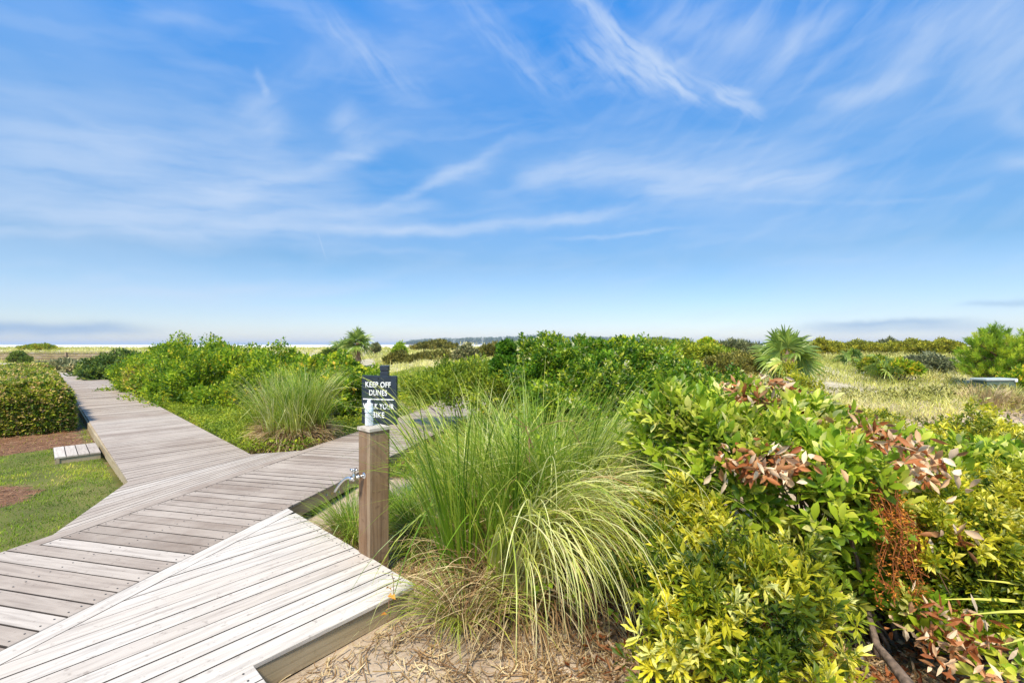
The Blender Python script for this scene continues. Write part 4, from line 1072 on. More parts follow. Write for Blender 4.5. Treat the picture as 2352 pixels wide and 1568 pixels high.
vine('hanging_sprig', 'small sprig with a green and red leaf hanging over the landing corner board', [[(-.80, 3.05, .36), (-.80, 3.02, .22), (-.81, 2.97, .15)], [(-.81, 2.97, .15), (-.80, 2.96, .05)]], RUST, .05, .045, 302, leaf_every=.05, tint=(.3, .9), jit=.008)

# ------------------------------------------------------------------ foreground bushes at right
def big_leaf_bush():
    rng = np.random.default_rng(401)
    c0 = np.array([2.35, 3.0, 0.])
    root = empty('broad_leaved_bush', (c0[0], c0[1], float(gz(c0[0], c0[1])))); tag(root, 'big broad leaved bush with clusters of pinkish dead leaves in the right foreground', 'bush')
    off = np.array([c0[0], c0[1], float(gz(c0[0], c0[1]))])
    lobes = [lobe_at(1560, 1010, 3.3, .33, .35, .32), lobe_at(1540, 960, 3.55, .16, .2, .22), lobe_at(1700, 1110, 2.9, .38, .35, .40), lobe_at(1750, 1060, 3.3, .5, .45, .42), lobe_at(1880, 1150, 2.75, .42, .35, .38),
             lobe_at(1900, 1085, 3.6, .55, .5, .32), lobe_at(2040, 1105, 3.5, .5, .5, .30), lobe_at(1790, 1000, 3.9, .5, .4, .35), lobe_at(2180, 1140, 3.3, .55, .5, .32), lobe_at(2010, 1180, 3.0, .40, .35, .25), lobe_at(2330, 1150, 3.2, .5, .5, .33), lobe_at(2290, 1510, 2.35, .2, .18, .13), lobe_at(2110, 1420, 2.5, .13, .12, .12), lobe_at(2345, 1440, 2.4, .15, .15, .15), lobe_at(1990, 1330, 2.9, .45, .3, .40), lobe_at(1850, 1250, 2.75, .25, .2, .25), lobe_at(1650, 1000, 3.8, .4, .35, .3)]
    mb = MB()
    lobes = lobes + [lobe_at(1620, 1040, 3.2, .3, .3, .36), lobe_at(1700, 1020, 3.6, .4, .3, .38), lobe_at(1830, 1070, 3.1, .4, .35, .36), lobe_at(1600, 1130, 3.0, .22, .25, .3)]
    P, A = foliage(mb, rng, lobes, 4600, 7, .094, .036, 'oval', up=.9, spread=.95, tw=.10, tint=(.25, 1), special=(.12, .8, .2), shell=.16, facc=.3, lump=.22)
    for q in mb.v: q -= off
    mb.build('foliage', G_BAY, root, smooth=True)
    # dead leaf clusters on tips
    spots = [(1690, 945, 3.45), (1800, 1000, 3.2), (1870, 980, 3.4), (1930, 1000, 3.3), (1985, 1015, 3.2), (2030, 1030, 3.1), (2100, 1060, 3.0), (1750, 1075, 2.75), (1660, 925, 3.6), (1710, 915, 3.6), (1700, 980, 3.3), (1770, 960, 3.4), (1840, 1010, 3.15), (1900, 1010, 3.2), (1960, 1030, 3.1), (1780, 1110, 2.65), (1720, 1100, 2.7), (1690, 930, 3.5), (1720, 960, 3.4), (1660, 945, 3.55), (1750, 945, 3.45), (1790, 985, 3.25), (1820, 975, 3.35), (1850, 960, 3.5), (1890, 990, 3.3), (1920, 985, 3.4), (1740, 1080, 2.75), (1770, 1095, 2.65), (1700, 1075, 2.8), (1810, 1090, 2.7), (1960, 1000, 3.3), (1930, 1020, 3.1), (2115, 1090, 2.8), (2140, 1130, 2.7), (1780, 905, 3.6), (2180, 1250, 2.6), (1780, 1065, 2.8), (1850, 1000, 3.2)]
    dl = MB()
    for (px, py, Yd) in spots:
        c = at(px, py, Yd - .14) + [0, 0, .06]; n = int(rng.integers(26, 44))
        Q = c + rng.normal(0, 1, (n, 3)) * [.085, .07, .035]
        dl.leaves(Q - off, rng.normal(size=(n, 3)) + [0, 0, -.35], rng.normal(size=(n, 3)), rng.uniform(.06, .11, n), rng.uniform(.026, .046, n), rng.uniform(.1, 1, n), 'curl')
    dl.build('dead_leaves', DEADL, root, smooth=True)
    # branches
    tips = P[rng.choice(len(P), 70, replace=False)] - off
    base = np.stack([rng.normal(0, .25, 70), rng.normal(0, .2, 70), 0 * tips[:, 0] - .05], 1)
    t = np.linspace(0, 1, 8)[None, :, None]; mid = (base + tips) / 2 + rng.normal(0, .12, tips.shape)
    PP = (1 - t) ** 2 * base[:, None] + 2 * t * (1 - t) * mid[:, None] + t ** 2 * tips[:, None] + rng.normal(0, .008, (70, 8, 3))
    st = MB(); st.tubes(PP, (np.linspace(.014, .003, 8)[None]) * rng.uniform(.6, 1.4, (70, 1)), 6)
    tr = np.array([at(2150, 1640, 2.0), at(2090, 1590, 2.1), at(2045, 1530, 2.25), at(2005, 1480, 2.4), at(1985, 1400, 2.65), at(1930, 1270, 3.0)]) - off
    st.tubes(tr[None] + np.array([.02, 0, 0]), np.array([[.036, .03, .024, .018, .013, .009]]), 10)
    tr2 = np.array([at(1800, 1330, 2.7), at(1790, 1270, 2.75), at(1775, 1210, 2.8), at(1770, 1160, 2.9)]) - off
    st.tubes(tr2[None], np.array([[.024, .022, .018, .012]]), 8)
    st.build('branches', BARK, root, smooth=True)
big_leaf_bush()

def narrow_bush(name, label, lobes, n, seed, base, tint=(.1, .9), L=.078, W=.019, k=12, mat=G_WAX, up=.65, special=None, lump=.35, tmpl='wavy', spread=1.05, tw=.05, nst=150, dz=0.0):
    rng = np.random.default_rng(seed)
    lobes = [(l[0], l[1], l[2] + dz, *l[3:]) for l in lobes]
    off = np.array([base[0], base[1], float(gz(*base)) - .02])
    root = empty(name, tuple(off)); tag(root, label, 'bush')
    mb = MB(); P, A = foliage(mb, rng, lobes, n, k, L, W, tmpl, up=up, spread=spread, tw=tw, tint=tint, shell=.22, facc=.3, lump=lump, special=special, rnd=.7, patch=.34, psc=.22)
    for q in mb.v: q -= off
    mb.build('foliage', mat, root)
    tips = P[rng.choice(len(P), nst, replace=False)]
    st = stems(rng, np.zeros(3), tips - off + rng.normal(0, .02, tips.shape), .009, bow=.2, m=7); st.build('branches', BARKR, root)
    # twig beneath each leaf cluster
    return root
narrow_bush('narrow_leaved_bush', 'yellow green narrow leaved bush in the bottom foreground below the broad leaved bush',
    [lobe_at(1555, 1270, 2.65, .24, .25, .30), lobe_at(1530, 1340, 2.5, .18, .2, .2), lobe_at(1580, 1360, 2.35, .26, .25, .28), lobe_at(1700, 1400, 2.2, .30, .25, .28), lobe_at(1800, 1440, 2.1, .26, .22, .26),
     lobe_at(1575, 1180, 2.85, .2, .22, .24), lobe_at(1620, 1500, 2.05, .26, .2, .22), lobe_at(1750, 1560, 1.95, .28, .2, .2), lobe_at(1540, 1190, 3.0, .18, .2, .2), lobe_at(1860, 1520, 2.1, .15, .15, .2), lobe_at(1560, 1560, 2.1, .2, .15, .15)],
    1350, 411, (.95, 2.5), tint=(.12, .85), special=(.12, .85, .15), lump=.45)
narrow_bush('narrow_leaved_bush', 'pale wispy bush with crinkled leaves at the right edge beyond the rusty vine',
    [lobe_at(2180, 1240, 2.6, .26, .25, .24), lobe_at(2280, 1280, 2.55, .25, .25, .24), lobe_at(2230, 1180, 2.9, .3, .3, .25), lobe_at(2340, 1210, 2.7, .25, .25, .26), lobe_at(2250, 1360, 2.55, .25, .2, .26), lobe_at(2345, 1400, 2.4, .2, .2, .25), lobe_at(2160, 1340, 2.7, .2, .2, .25)],
    2300, 412, (2.9, 2.8), tint=(.3, 1), special=(.12, .9, .1), L=.066, W=.02)
narrow_bush('yellow_leaved_bush', 'bright yellow green bush with orange specks spreading along the right behind the broad leaves',
    [lobe_at(2150, 1060, 4.6, .6, .5, .36), lobe_at(2280, 1020, 4.8, .6, .5, .45), lobe_at(2380, 1080, 4.2, .5, .5, .45), lobe_at(2050, 1020, 5.0, .5, .4, .35), lobe_at(2240, 1020, 5.4, .6, .5, .33), lobe_at(2340, 1005, 5.6, .5, .5, .3)],
    3800, 413, (4.9, 4.9), dz=-.15, L=.06, W=.026, k=6, tint=(.35, .95), mat=G_WAX, special=(.04, .9, .1), tmpl='fold')
narrow_bush('yellow_sprig_bush', 'airy yellow sprigs rising in front of the near palm trunk',
    [lobe_at(1812, 855, 6.2, .10, .1, .14), lobe_at(1830, 885, 6.0, .16, .15, .13), lobe_at(1800, 905, 6.0, .16, .15, .12), lobe_at(1870, 895, 6.0, .12, .1, .07), lobe_at(1910, 955, 6.0, .30, .3, .13), lobe_at(1860, 950, 5.6, .3, .3, .18), lobe_at(2010, 965, 6.2, .25, .3, .10)],
    1500, 414, (4.1, 6.0), L=.05, W=.018, k=6, tint=(.35, .8), tmpl='fold', tw=.1, nst=26)

# rusty parasite vine curtain
rng = np.random.default_rng(420); pths = []
for i in range(34):
    x0 = rng.uniform(1995, 2060); x1 = x0 + rng.uniform(10, 120)
    Yd = rng.uniform(2.42, 2.62)
    pths.append([at(x0, 1115 + rng.uniform(-20, 40), Yd + .05), at((x0 + x1) / 2 + 12, 1210, Yd - .05), at(x1 + rng.uniform(-15, 15), 1300 + rng.uniform(-60, 90), Yd - .08)])
vine('rusty_vine', 'tangled rust orange dried vine hanging from the broad leaved bush', pths, RUST, .020, .008, 421, leaf_every=.008, r=.0018, tint=(0, 1), tmpl='curl', jit=.012, stem=plain('rust_stem', (.30, .09, .02), .8))
pths = [[at(x, y, 3.2), at(x + 20, y + 10, 3.15), at(x + 45, y + 30, 3.1)] for x, y in rng.uniform((1900, 985), (1960, 1030), (16, 2))]
vine('rusty_vine', 'small mat of rusty dried vine lying on top of the broad leaved bush', pths, RUST, .022, .010, 422, leaf_every=.007, r=.002, tint=(.2, 1), tmpl='curl', jit=.02, stem=plain('rust_stem', (.30, .09, .02), .8))

# dead stick
st = MB(); o0 = at(1745, 925, 3.5)
pp = np.array([at(1700, 955, 3.5), at(1745, 925, 3.5), at(1790, 895, 3.5), at(1822, 877, 3.5)]) - o0
st.tubes(pp[None], np.array([[.005, .006, .005, .004]]), 6); st.tubes((pp[1:] + [.0, 0, -.014])[None], np.array([[.003, .003, .002]]), 5)
root = empty('dead_twig', tuple(o0)); tag(root, 'bare brown twig with pinkish withered leaves sticking up from the broad leaved bush', 'twig')
st.build('stick', BARK, root)
n = 26; ii_ = rng.random(n); Q = np.stack([np.interp(ii_, [0, .5, 1], pp[[0, 2, 3], k]) for k in range(3)], 1) + rng.normal(0, .02, (n, 3)) + [0, 0, -.03]
dl = MB(); dl.leaves(Q, rng.normal(size=(n, 3)) * .5 + [0, 0, -1], rng.normal(size=(n, 3)), .07, .028, rng.uniform(.3, .9, n), 'curl'); dl.build('dead_leaves', DEADL, root, smooth=True)

# yellow sword leaves of a yucca reaching in from the right
yu = empty('yucca', (3.35, 2.3, 0)); tag(yu, 'yucca with long yellow green sword leaves reaching in from the right edge', 'yucca')
tg = [((2200, 1335, 2.45), .9), ((2245, 1330, 2.3), .8), ((2170, 1375, 2.3), .85), ((2230, 1410, 2.2), .6), ((2290, 1300, 2.5), .7), ((2300, 1480, 2.1), .5), ((2310, 1180, 2.6), .2), ((2325, 1120, 2.7), .15)]
for (q, tn) in tg:
    e = at(*q) - np.array([3.35, 2.3, 0]); s0 = np.array([-.05, 0, .42]); t = np.linspace(0, 1, 8)[:, None]
    P = s0 * (1 - t) + e * t + np.array([0, 0, .10]) * (4 * t * (1 - t)) * .5
    mb = MB(); dd = unit(e - s0); sd = unit(np.cross(dd, [0, 0, 1.]) + .8 * np.cross(np.cross(dd, [0, 0, 1.]), dd))
    mb.ribbons(P[None], np.interp(t[:, 0], [0, .5, 1], [.032, .026, .003])[None], sd[None], tn); mb.build('leaf_blade', leafmat('yucca_leaf', [(0, (.12, .20, .06)), (1, (.62, .56, .12))], trans=.2), yu)

# ------------------------------------------------------------------ ground stuff
def scatter_box(rng, n, x0, x1, y0, y1): return rng.uniform(x0, x1, n), rng.uniform(y0, y1, n)
rng = np.random.default_rng(500)
def grass_tufts(name, label, x, y, L, W, mat, tint, nb=1, m=4, el=(50, 88), bend=(.3, 1.4), spread=.04, hz=0.0):
    n = len(x) * nb
    X_ = np.repeat(x, nb) + rng.normal(0, spread, n); Y_ = np.repeat(y, nb) + rng.normal(0, spread, n)
    k = ~on_deck(X_, Y_, .015); X_, Y_ = X_[k], Y_[k]; n = len(X_)
    LL = np.repeat(np.broadcast_to(L, len(x)), nb)[k] * rng.uniform(.5, 1.15, n); WW = np.repeat(np.broadcast_to(W, len(x)), nb)[k]
    tt_ = np.repeat(np.broadcast_to(tint, len(x)), nb)[k]
    az = rng.random(n) * 6.283
    base = np.stack([X_, Y_, gz(X_, Y_) - .01 + hz], 1)
    P = blade_paths(rng, base, az, R(rng.uniform(el[0], el[1], n)) if False else np.radians(rng.uniform(el[0], el[1], n)), rng.uniform(bend[0], bend[1], n), LL, m)
    side = unit(np.stack([-np.sin(az), np.cos(az), 0 * az], 1) + rng.normal(0, .6, (n, 3)))
    mb = MB(); mb.ribbons(P, WW[:, None] * np.interp(np.linspace(0, 1, m), [0, .4, 1], [.9, 1, .1])[None], side, np.clip(tt_ + rng.normal(0, .12, n), 0, 1))
    o = mb.build(name, mat); tag(o, label, 'grass', kind='stuff'); return o
# lawn
n = 190000
x = rng.uniform(-13, -3.0, n); y = 2.2 + 10.2 * rng.random(n) ** 1.25
P = np.stack([x, y], 1)
k = lawn_mask(x, y) & ~on_deck(x, y, .0) & (rng.random(n) < np.clip(.8 + .9 * nz(x, y, .45, 11), .25, 1)) & (x > -1.28 * y) & ~(mulch_mask(x, y) & (rng.random(n) > .04)); x, y = x[k], y[k]
dn = nz(x, y, .9, 7)
grass_tufts('lawn_grass', 'short mown lawn grass left of the boardwalk', x, y, np.where(dn > .1, .055, .042), .0055 + .0004 * y, LAWN, np.clip(.42 + .42 * dn + .3 * (nz(x, y, .18, 3)), 0, 1), m=3, bend=(.2, 1.4))
# lawn right of long boardwalk (far strip) + ground cover near the fork
n = 60000
aa = rng.uniform(7.5, 33, n); pp = AR + .05 + rng.exponential(1.1, n)
x, y = (aa[:, None] * a_ + pp[:, None] * p_).T
k = (y > 7.4) & (np.stack([x, y], 1) @ n_ < BL - .05) & (y < 24)
x, y = x[k], y[k]
n = len(x); rgs = np.random.default_rng(9)
mb = MB(); hgt = .03 + .20 * rgs.random(n) * (1 - sst(13, 17, y)) + .05
A_ = unit(rgs.normal(size=(n, 3)) * [1, 1, .4] + [0, 0, .9])
mb.leaves(np.stack([x, y, gz(x, y) + hgt], 1), A_, unit(rgs.normal(size=(n, 3)) + [0, 0, 1.5]), rgs.uniform(.03, .075, n), rgs.uniform(.018, .04, n), np.clip(.45 + .3 * nz(x, y, .6, 2) + rgs.normal(0, .15, n), 0, 1), 'kite')
tag(mb.build('ground_cover', G_COVER), 'bright green ground cover in the fork and along the long boardwalk', 'ground cover', kind='stuff')
# low weeds right of the cross walkway out to the near dunes
n = 170000
x = rng.uniform(-8.5, 3.4, n); y = 5.6 + 15 * rng.random(n) ** 1.1
P = np.stack([x, y], 1); k = ((P @ n_ > BR + .04) | ((P @ n_ < BL - .04) & (y > 8.8) & (P @ p_ > AR + .5))) & ~((y < 6.3) & (x < -1.2)) & (nz(x, y, 1.3, 4) > -.62)
x, y = x[k], y[k]; n = len(x)
hg = (.04 + .36 * rgs.random(n) * (.5 + .5 * nz(x, y, .9, 8)) * sst(6, 9, y))
mb = MB(); mb.leaves(np.stack([x, y, gz(x, y) + np.maximum(hg, .02)], 1), unit(rgs.normal(size=(n, 3)) * [1, 1, .5] + [0, 0, .8]), unit(rgs.normal(size=(n, 3)) + [0, 0, 1.3]), rgs.uniform(.03, .08, n), rgs.uniform(.014, .035, n), np.clip(.45 + .35 * nz(x, y, .8, 6) + rgs.normal(0, .18, n), 0, 1), 'kite')
tag(mb.build('low_weeds', G_COVER), 'yellow green low weeds between the cross walkway and the dunes', 'weeds', kind='stuff')
# left far strip between long boardwalk and dunes
# dune grass
n = 60000
y = 9 + 68 * rng.random(n) ** 1.35; r = rng.uniform(-1.22, 1.25, n); x = r * y
P = np.stack([x, y], 1)
den = nz(x, y, 2.1, 3) + .5 * nz(x, y, .7, 1)
rr_ = x / y
leftzone = (rr_ < -.30) & (y < 42)
k = (~leftzone) & (den > np.where((rr_ > .3) & (y < 17), -.5, -.75)) & ~((P @ p_ < AL) & (y < 42)) & (P @ n_ > np.where(y < 17, BR, -99)) & ~((y < 12) & (rr_ < .12))
x, y = x[k], y[k]
tone = np.clip(.5 + .3 * nz(x, y, 4, 5) + .2 * nz(x, y, 1.1, 9) + rng.normal(0, .16, len(x)), 0, 1)
grass_tufts('dune_grass', 'pale straw coloured dune grass covering the dunes', x, y, (.20 + .002 * y) * rng.uniform(.6, 1.7, len(x)), .005 + .0008 * y, DUNE, tone, nb=6, m=4, spread=.10, el=(35, 88), bend=(.3, 1.8))
n = 46000
y = 8 + 24 * rng.random(n) ** 1.3; x = rng.uniform(.3, 1.25, n) * y
k = (nz(x, y, 1.7, 12) + .6 * nz(x, y, .5, 4)) > .12; x, y = x[k], y[k]; n = len(x)
mb = MB(); mb.leaves(np.stack([x, y, gz(x, y) + .02 + .26 * rng.random(n) * np.clip(.4 + nz(x, y, 1.7, 12), 0, 1)], 1), unit(rng.normal(size=(n, 3)) * [1, 1, .5] + [0, 0, .9]), unit(rng.normal(size=(n, 3)) + [0, 0, 1]), rng.uniform(.04, .09, n) * (1 + y * .03), rng.uniform(.015, .03, n) * (1 + y * .03), np.clip(.5 + .4 * nz(x, y, 1.2, 6) + rng.normal(0, .2, n), 0, 1), 'kite')
tag(mb.build('dune_weeds', G_OLIVE), 'olive low weeds scattered in the pale grass of the right hand dunes', 'weeds', kind='stuff')
# straw litter beside the landing
n = 34000
x = rng.uniform(-1.5, 2.4, n); y = rng.uniform(1.7, 4.8, n)
dd = nz(x, y, .5, 2)
k = ~on_deck(x, y, .03) & (rng.random(n) < np.clip(.62 + .45 * dd - .5 * np.exp(-(((x + .7) / .55) ** 2 + ((y - 2.35) / .35) ** 2)), .05, 1)) & ~((x < -1.0) & (y > 3.9) & (rng.random(n) > .25))
x, y = x[k], y[k]; n = len(x)
az = rng.random(n) * 6.28; m_ = 6; t = np.linspace(-.5, .5, m_)[None]; L_ = rng.uniform(.03, .17, n)[:, None]; cu = rng.normal(0, 1.3, n)[:, None]
ang_ = az[:, None] + cu * t
dx = np.cos(ang_) * L_ / (m_ - 1); dy = np.sin(ang_) * L_ / (m_ - 1)
PX = x[:, None] + np.cumsum(dx, 1); PY = y[:, None] + np.cumsum(dy, 1)
PZ = gz(PX, PY) + .004 + .028 * rng.random((n, 1)) + .02 * rng.random((n, 1)) * (t * 2) ** 2 + (t) * rng.normal(0, .02, (n, 1))
PZ = np.maximum(PZ, gz(PX, PY) + .003)
side = unit(np.stack([-np.sin(az), np.cos(az), rng.normal(0, .4, n)], 1))
bad = on_deck(PX, PY, .01).any(1)
mb = MB(); mb.ribbons(np.stack([PX, PY, PZ], -1)[~bad], rng.uniform(.003, .008, n)[~bad][:, None] * np.ones((1, m_)), side[~bad], rng.random(n)[~bad])
tag(mb.build('straw_litter', DRYB), 'dry straw litter lying on the sand beside the landing', 'straw', kind='stuff')
# leaf litter under the bushes
n = 9000
x = rng.uniform(.2, 5.2, n); y = rng.uniform(1.5, 4.2, n); k = rng.random(n) < sst(.2, .9, x - .35 * (y - 2) ** 2 * 0)
k &= ~on_deck(x, y, .03); x, y = x[k], y[k]; n = len(x)
mb = MB(); mb.leaves(np.stack([x, y, gz(x, y) + .01 + .04 * rng.random(n)], 1), rng.normal(size=(n, 3)) * [1, 1, .3], rng.normal(size=(n, 3)) * .6 + [0, 0, 1], rng.uniform(.03, .085, n), rng.uniform(.012, .034, n), rng.random(n) ** 1.4, 'curl')
tag(mb.build('leaf_litter', DEADL), 'reddish brown leaf litter under the foreground bushes', 'leaf litter', kind='stuff')
# heap of dead leaves bottom right
n = 170; c = at(2190, 1465, 2.25)
Q = c + rng.normal(0, 1, (n, 3)) * [.11, .10, .08]
mb = MB(); mb.leaves(Q, rng.normal(size=(n, 3)), rng.normal(size=(n, 3)), rng.uniform(.045, .085, n), rng.uniform(.018, .034, n), rng.random(n), 'curl')
tag(mb.build('dead_leaf_heap', DEADL), 'heap of curled dead leaves caught in the bushes at the bottom right', 'dead leaves', kind='stuff')
# pine straw mulch around the hedge and at the left edge
n = 60000
x = rng.uniform(-15, -4, n); y = rng.uniform(2.5, 14, n); k = mulch_mask(x, y) & lawn_mask(x, y) & (x > -1.3 * y) & ~on_deck(x, y, .02); x, y = x[k], y[k]; n = len(x)
az = rng.random(n) * 6.28; L_ = rng.uniform(.04, .13, n)
P = np.stack([x, y, gz(x, y) + .005 + .03 * rng.random(n)], 1); D = np.stack([np.cos(az), np.sin(az), rng.normal(0, .15, n)], 1)
mb = MB(); mb.ribbons(np.stack([P - D * L_[:, None] / 2, P + D * L_[:, None] / 2], 1), .006, unit(np.stack([-np.sin(az), np.cos(az), rng.normal(0, .3, n)], 1)), rng.random(n) ** 1.5)
tag(mb.build('pine_straw', leafmat('pine_straw', [(0, (.10, .045, .02)), (.6, (.19, .10, .055)), (1, (.29, .20, .13))], trans=0)), 'reddish pine straw mulch around the clipped hedge', 'mulch', kind='stuff')

# sea oats on the crest
n = 160; px_ = rng.uniform(1060, 1600, n); Yd = rng.uniform(38, 66, n); x = (px_ - 1176) / F * Yd
base = np.stack([x, Yd, gz(x, Yd)], 1); hgt = rng.uniform(.7, 1.1, n); az = rng.random(n) * 6.28
P = blade_paths(rng, base, az, np.full(n, R(84)), rng.uniform(.1, .6, n), hgt, 5)
mb = MB(); mb.ribbons(P, .025, unit(np.stack([-np.sin(az), np.cos(az), 0 * az], 1)), .9)
mb.leaves(P[:, -1] - [0, 0, .18], np.tile([0.1, 0, 1.], (n, 1)), rng.normal(size=(n, 3)), .30, .10, 1.0, 'fold')
tag(mb.build('sea_oats', DUNE), 'feathery sea oats on the far dune crest', 'sea oats', kind='stuff')

# ------------------------------------------------------------------ utility box
c = at(2282, 880, 10.2); bz = float(gz(c[0], c[1])) - .02; topz = at(2282, 868, 10.2)[2] - bz
ub = empty('utility_box', (c[0], c[1], bz), R(6)); tag(ub, 'grey green metal utility box half hidden in the dune grass before the pine', 'utility box')
GB = plain('utility_green_paint', (.085, .125, .085), .45, noise=.1); GL = plain('utility_lid_paint', (.42, .46, .43), .4, noise=.1)
mb = MB(); mb.box((0, 0, (topz - .05) / 2), (.74, .30, topz - .05), 0, bev=.02); mb.build('cabinet', GB, ub)
mb = MB(); mb.box((0, 0, topz - .025), (.79, .34, .05), 0, bev=.016); mb.build('lid', GL, ub)
mb = MB(); mb.box((.34, -.172, topz - .04), (.06, .02, .07), 0, bev=.004); mb.build('latch', plain('white_tag', (.7, .7, .7), .4), ub)

# ------------------------------------------------------------------ low fence far left
FW = woodmat('fence_timber', [(0, (.24, .165, .10)), (1, (.34, .25, .165))], (.08, .05, .03), scale=(.6, 10, 10), grain=.6, coord='OBJ')
x0, x1, fy_ = -56, -24.0, 45.0
fe = empty('timber_fence', (x0, fy_, 0)); tag(fe, 'long low brown timber fence below the dune crest at the far left', 'fence')
zt = at(0, 808, 45)[2]; L_ = x1 - x0
mb = MB(); mb.box((L_ / 2, 0, zt - .03), (L_, .18, .06), 0, .2); mb.build('top_rail', FW, fe)
mb = MB()
for i, (zz, hh) in enumerate(((zt - .20, .16), (zt - .42, .20), (zt - .66, .20), (zt - .88, .20))):
    xx = 0
    while xx < L_:
        l = min(4.8, L_ - xx); mb.box((xx + l / 2, .03 - (.02 if i == 0 else 0), zz), (l - .02, .04, hh), 0, rng.random(), bev=.004); xx += 4.8
mb.build('boards', FW, fe)
xx = 2.4
while xx < L_:
    mb = MB(); mb.box((0, 0, zt / 2 - .03), (.16, .16, zt), 0, .9, bev=.01); o = mb.build('fence_post', FW, fe); o.location = (xx, -.10, 0); xx += 4.8

# tiny square sign near the crest
c = at(1171.5, 792, 36); ts = empty('small_sign', (c[0], c[1], float(gz(c[0], c[1])))); tag(ts, 'tiny dark square sign on a thin post on the far dune crest', 'sign')
zc = c[2] - ts.location[2]
mb = MB(); mb.box((0, 0, zc), (.24, .03, .36), 0, bev=.004); mb.build('sign_panel', plain('grey_sign', (.09, .10, .11), .5), ts)
mb = MB(); mb.box((0, .03, (zc) / 2), (.04, .04, zc), 0); mb.build('sign_post', FW, ts)

# ------------------------------------------------------------------ wooded island on the horizon
rng = np.random.default_rng(900)
isl = MB(); DI = 1500.0
xa, xb = (922 - 1176) / F * DI, (1597 - 1176) / F * DI
n = 40; xs_ = np.linspace(xa - 8, xb + 8, n); ed = np.minimum(sst(xa - 8, xa + 30, xs_), 1 - sst(xb - 20, xb + 8, xs_))
v = []
for i, q in enumerate(xs_):
    for dy, dz in ((-4, -2.6), (8, .1 + .5 * ed[i]), (90, .6), (130, -2.6)): v.append((q, DI + dy * max(ed[i], .05), dz if ed[i] > .02 else -2.6))
f = [[i * 4 + j, (i + 1) * 4 + j, (i + 1) * 4 + j + 1, i * 4 + j + 1] for i in range(n - 1) for j in range(3)]
isl.add(v, f); tag(isl.build('island', plain('island_sand', (.5, .45, .36), .9)), 'low sandy island on the horizon', kind='structure')
k = 420; xx = rng.uniform(xa, xb, k); t = (xx - xa) / (xb - xa)
hh = np.interp(t, [0, .03, .1, .3, .45, .6, .9, .98, 1], [5, 11, 15.5, 18, 23, 20, 17.5, 14, 10]) * 1.35 * rng.uniform(.88, 1.06, k)
yy = DI + rng.uniform(8, 70, k)
mb = MB()
for s in range(3):
    rr = rng.uniform(4, 8, k)
    for j in range(34):
        d = unit(rng.normal(size=(k, 3)) + [0, -.4, .2]); cz = hh - rr * .75 - s * hh * .27
        Pp = np.stack([xx + rng.normal(0, 2, k), yy, np.maximum(cz, 1)], 1) + d * rr[:, None] * [1, 1, .8]
        Pp[:, 2] = np.maximum(Pp[:, 2], .3)
        mb.leaves(Pp, unit(rng.normal(size=(k, 3))), d, rng.uniform(2.2, 4, k), rng.uniform(1.6, 3, k), np.clip(rng.normal(.5, .2, k), 0, 1))
tag(mb.build('island_forest', leafmat('far_forest_leaf', [(0, (.022, .050, .030)), (1, (.06, .105, .06))], trans=.1)), 'far wooded strip of dark trees on the island at the horizon', 'forest', kind='stuff')

# ------------------------------------------------------------------ haze
hz_ = MB(); hz_.box((0, 0, 12.0), (61000, 61000, 34.0)); hzm, nt, N, Lk = nt_new('haze_air')
pv = N.new('ShaderNodeVolumePrincipled'); pv.inputs['Color'].default_value = (.78, .88, 1, 1); pv.inputs['Density'].default_value = .00022; pv.inputs['Anisotropy'].default_value = .1
out = N.new('ShaderNodeOutputMaterial'); Lk.new(pv.outputs[0], out.inputs['Volume'])
tag(hz_.build('haze', hzm), 'thin sea haze over the whole place', 'haze', kind='stuff')

# ------------------------------------------------------------------ camera
cam = bpy.data.cameras.new('camera'); co = bpy.data.objects.new('camera', cam); COL.objects.link(co)
cam.lens = 16; cam.sensor_width = 36; cam.shift_y = 6 / 2352; cam.clip_end = 60000; cam.clip_start = .05
co.location = (0, 0, CAMZ); co.rotation_euler = (R(90), 0, 0); S.camera = co

# ------------------------------------------------------------------ light
SUN_EL, SUN_AZ = R(56), R(197)       # azimuth clockwise from +Y: behind and to the left of the camera
sd = np.array([math.sin(SUN_AZ) * math.cos(SUN_EL), math.cos(SUN_AZ) * math.cos(SUN_EL), math.sin(SUN_EL)])
sl_ = bpy.data.lights.new('sun', 'SUN'); sl_.energy = 3.6; sl_.angle = R(9); sl_.color = (1.0, .90, .74)
so = bpy.data.objects.new('sun', sl_); COL.objects.link(so)
import mathutils
so.rotation_euler = mathutils.Vector(sd).to_track_quat('Z', 'Y').to_euler()
so.location = (0, 0, 30)

# ------------------------------------------------------------------ sky
W = bpy.data.worlds.new('World'); S.world = W; W.use_nodes = True
nt = W.node_tree; N = nt.nodes; Lk = nt.links; N.clear()
def M(op, a, b=None, c=None, clamp=False):
    q = N.new('ShaderNodeMath'); q.operation = op; q.use_clamp = clamp
    for i, v in enumerate((a, b, c)):
        if v is None: continue
        if isinstance(v, (int, float)): q.inputs[i].default_value = v
        else: Lk.new(v, q.inputs[i])
    return q.outputs[0]
sky = N.new('ShaderNodeTexSky'); sky.sky_type = 'NISHITA'; sky.sun_disc = False; sky.sun_elevation = SUN_EL; sky.sun_rotation = SUN_AZ
sky.air_density = 1.0; sky.dust_density = .6; sky.ozone_density = 2.0
tc = N.new('ShaderNodeTexCoord'); sx_ = N.new('ShaderNodeSeparateXYZ'); Lk.new(tc.outputs['Generated'], sx_.inputs[0])
azn = M('MULTIPLY', M('ARCTAN2', sx_.outputs[0], sx_.outputs[1]), 180 / math.pi)
eln = M('MULTIPLY', M('ARCSINE', sx_.outputs[2]), 180 / math.pi)
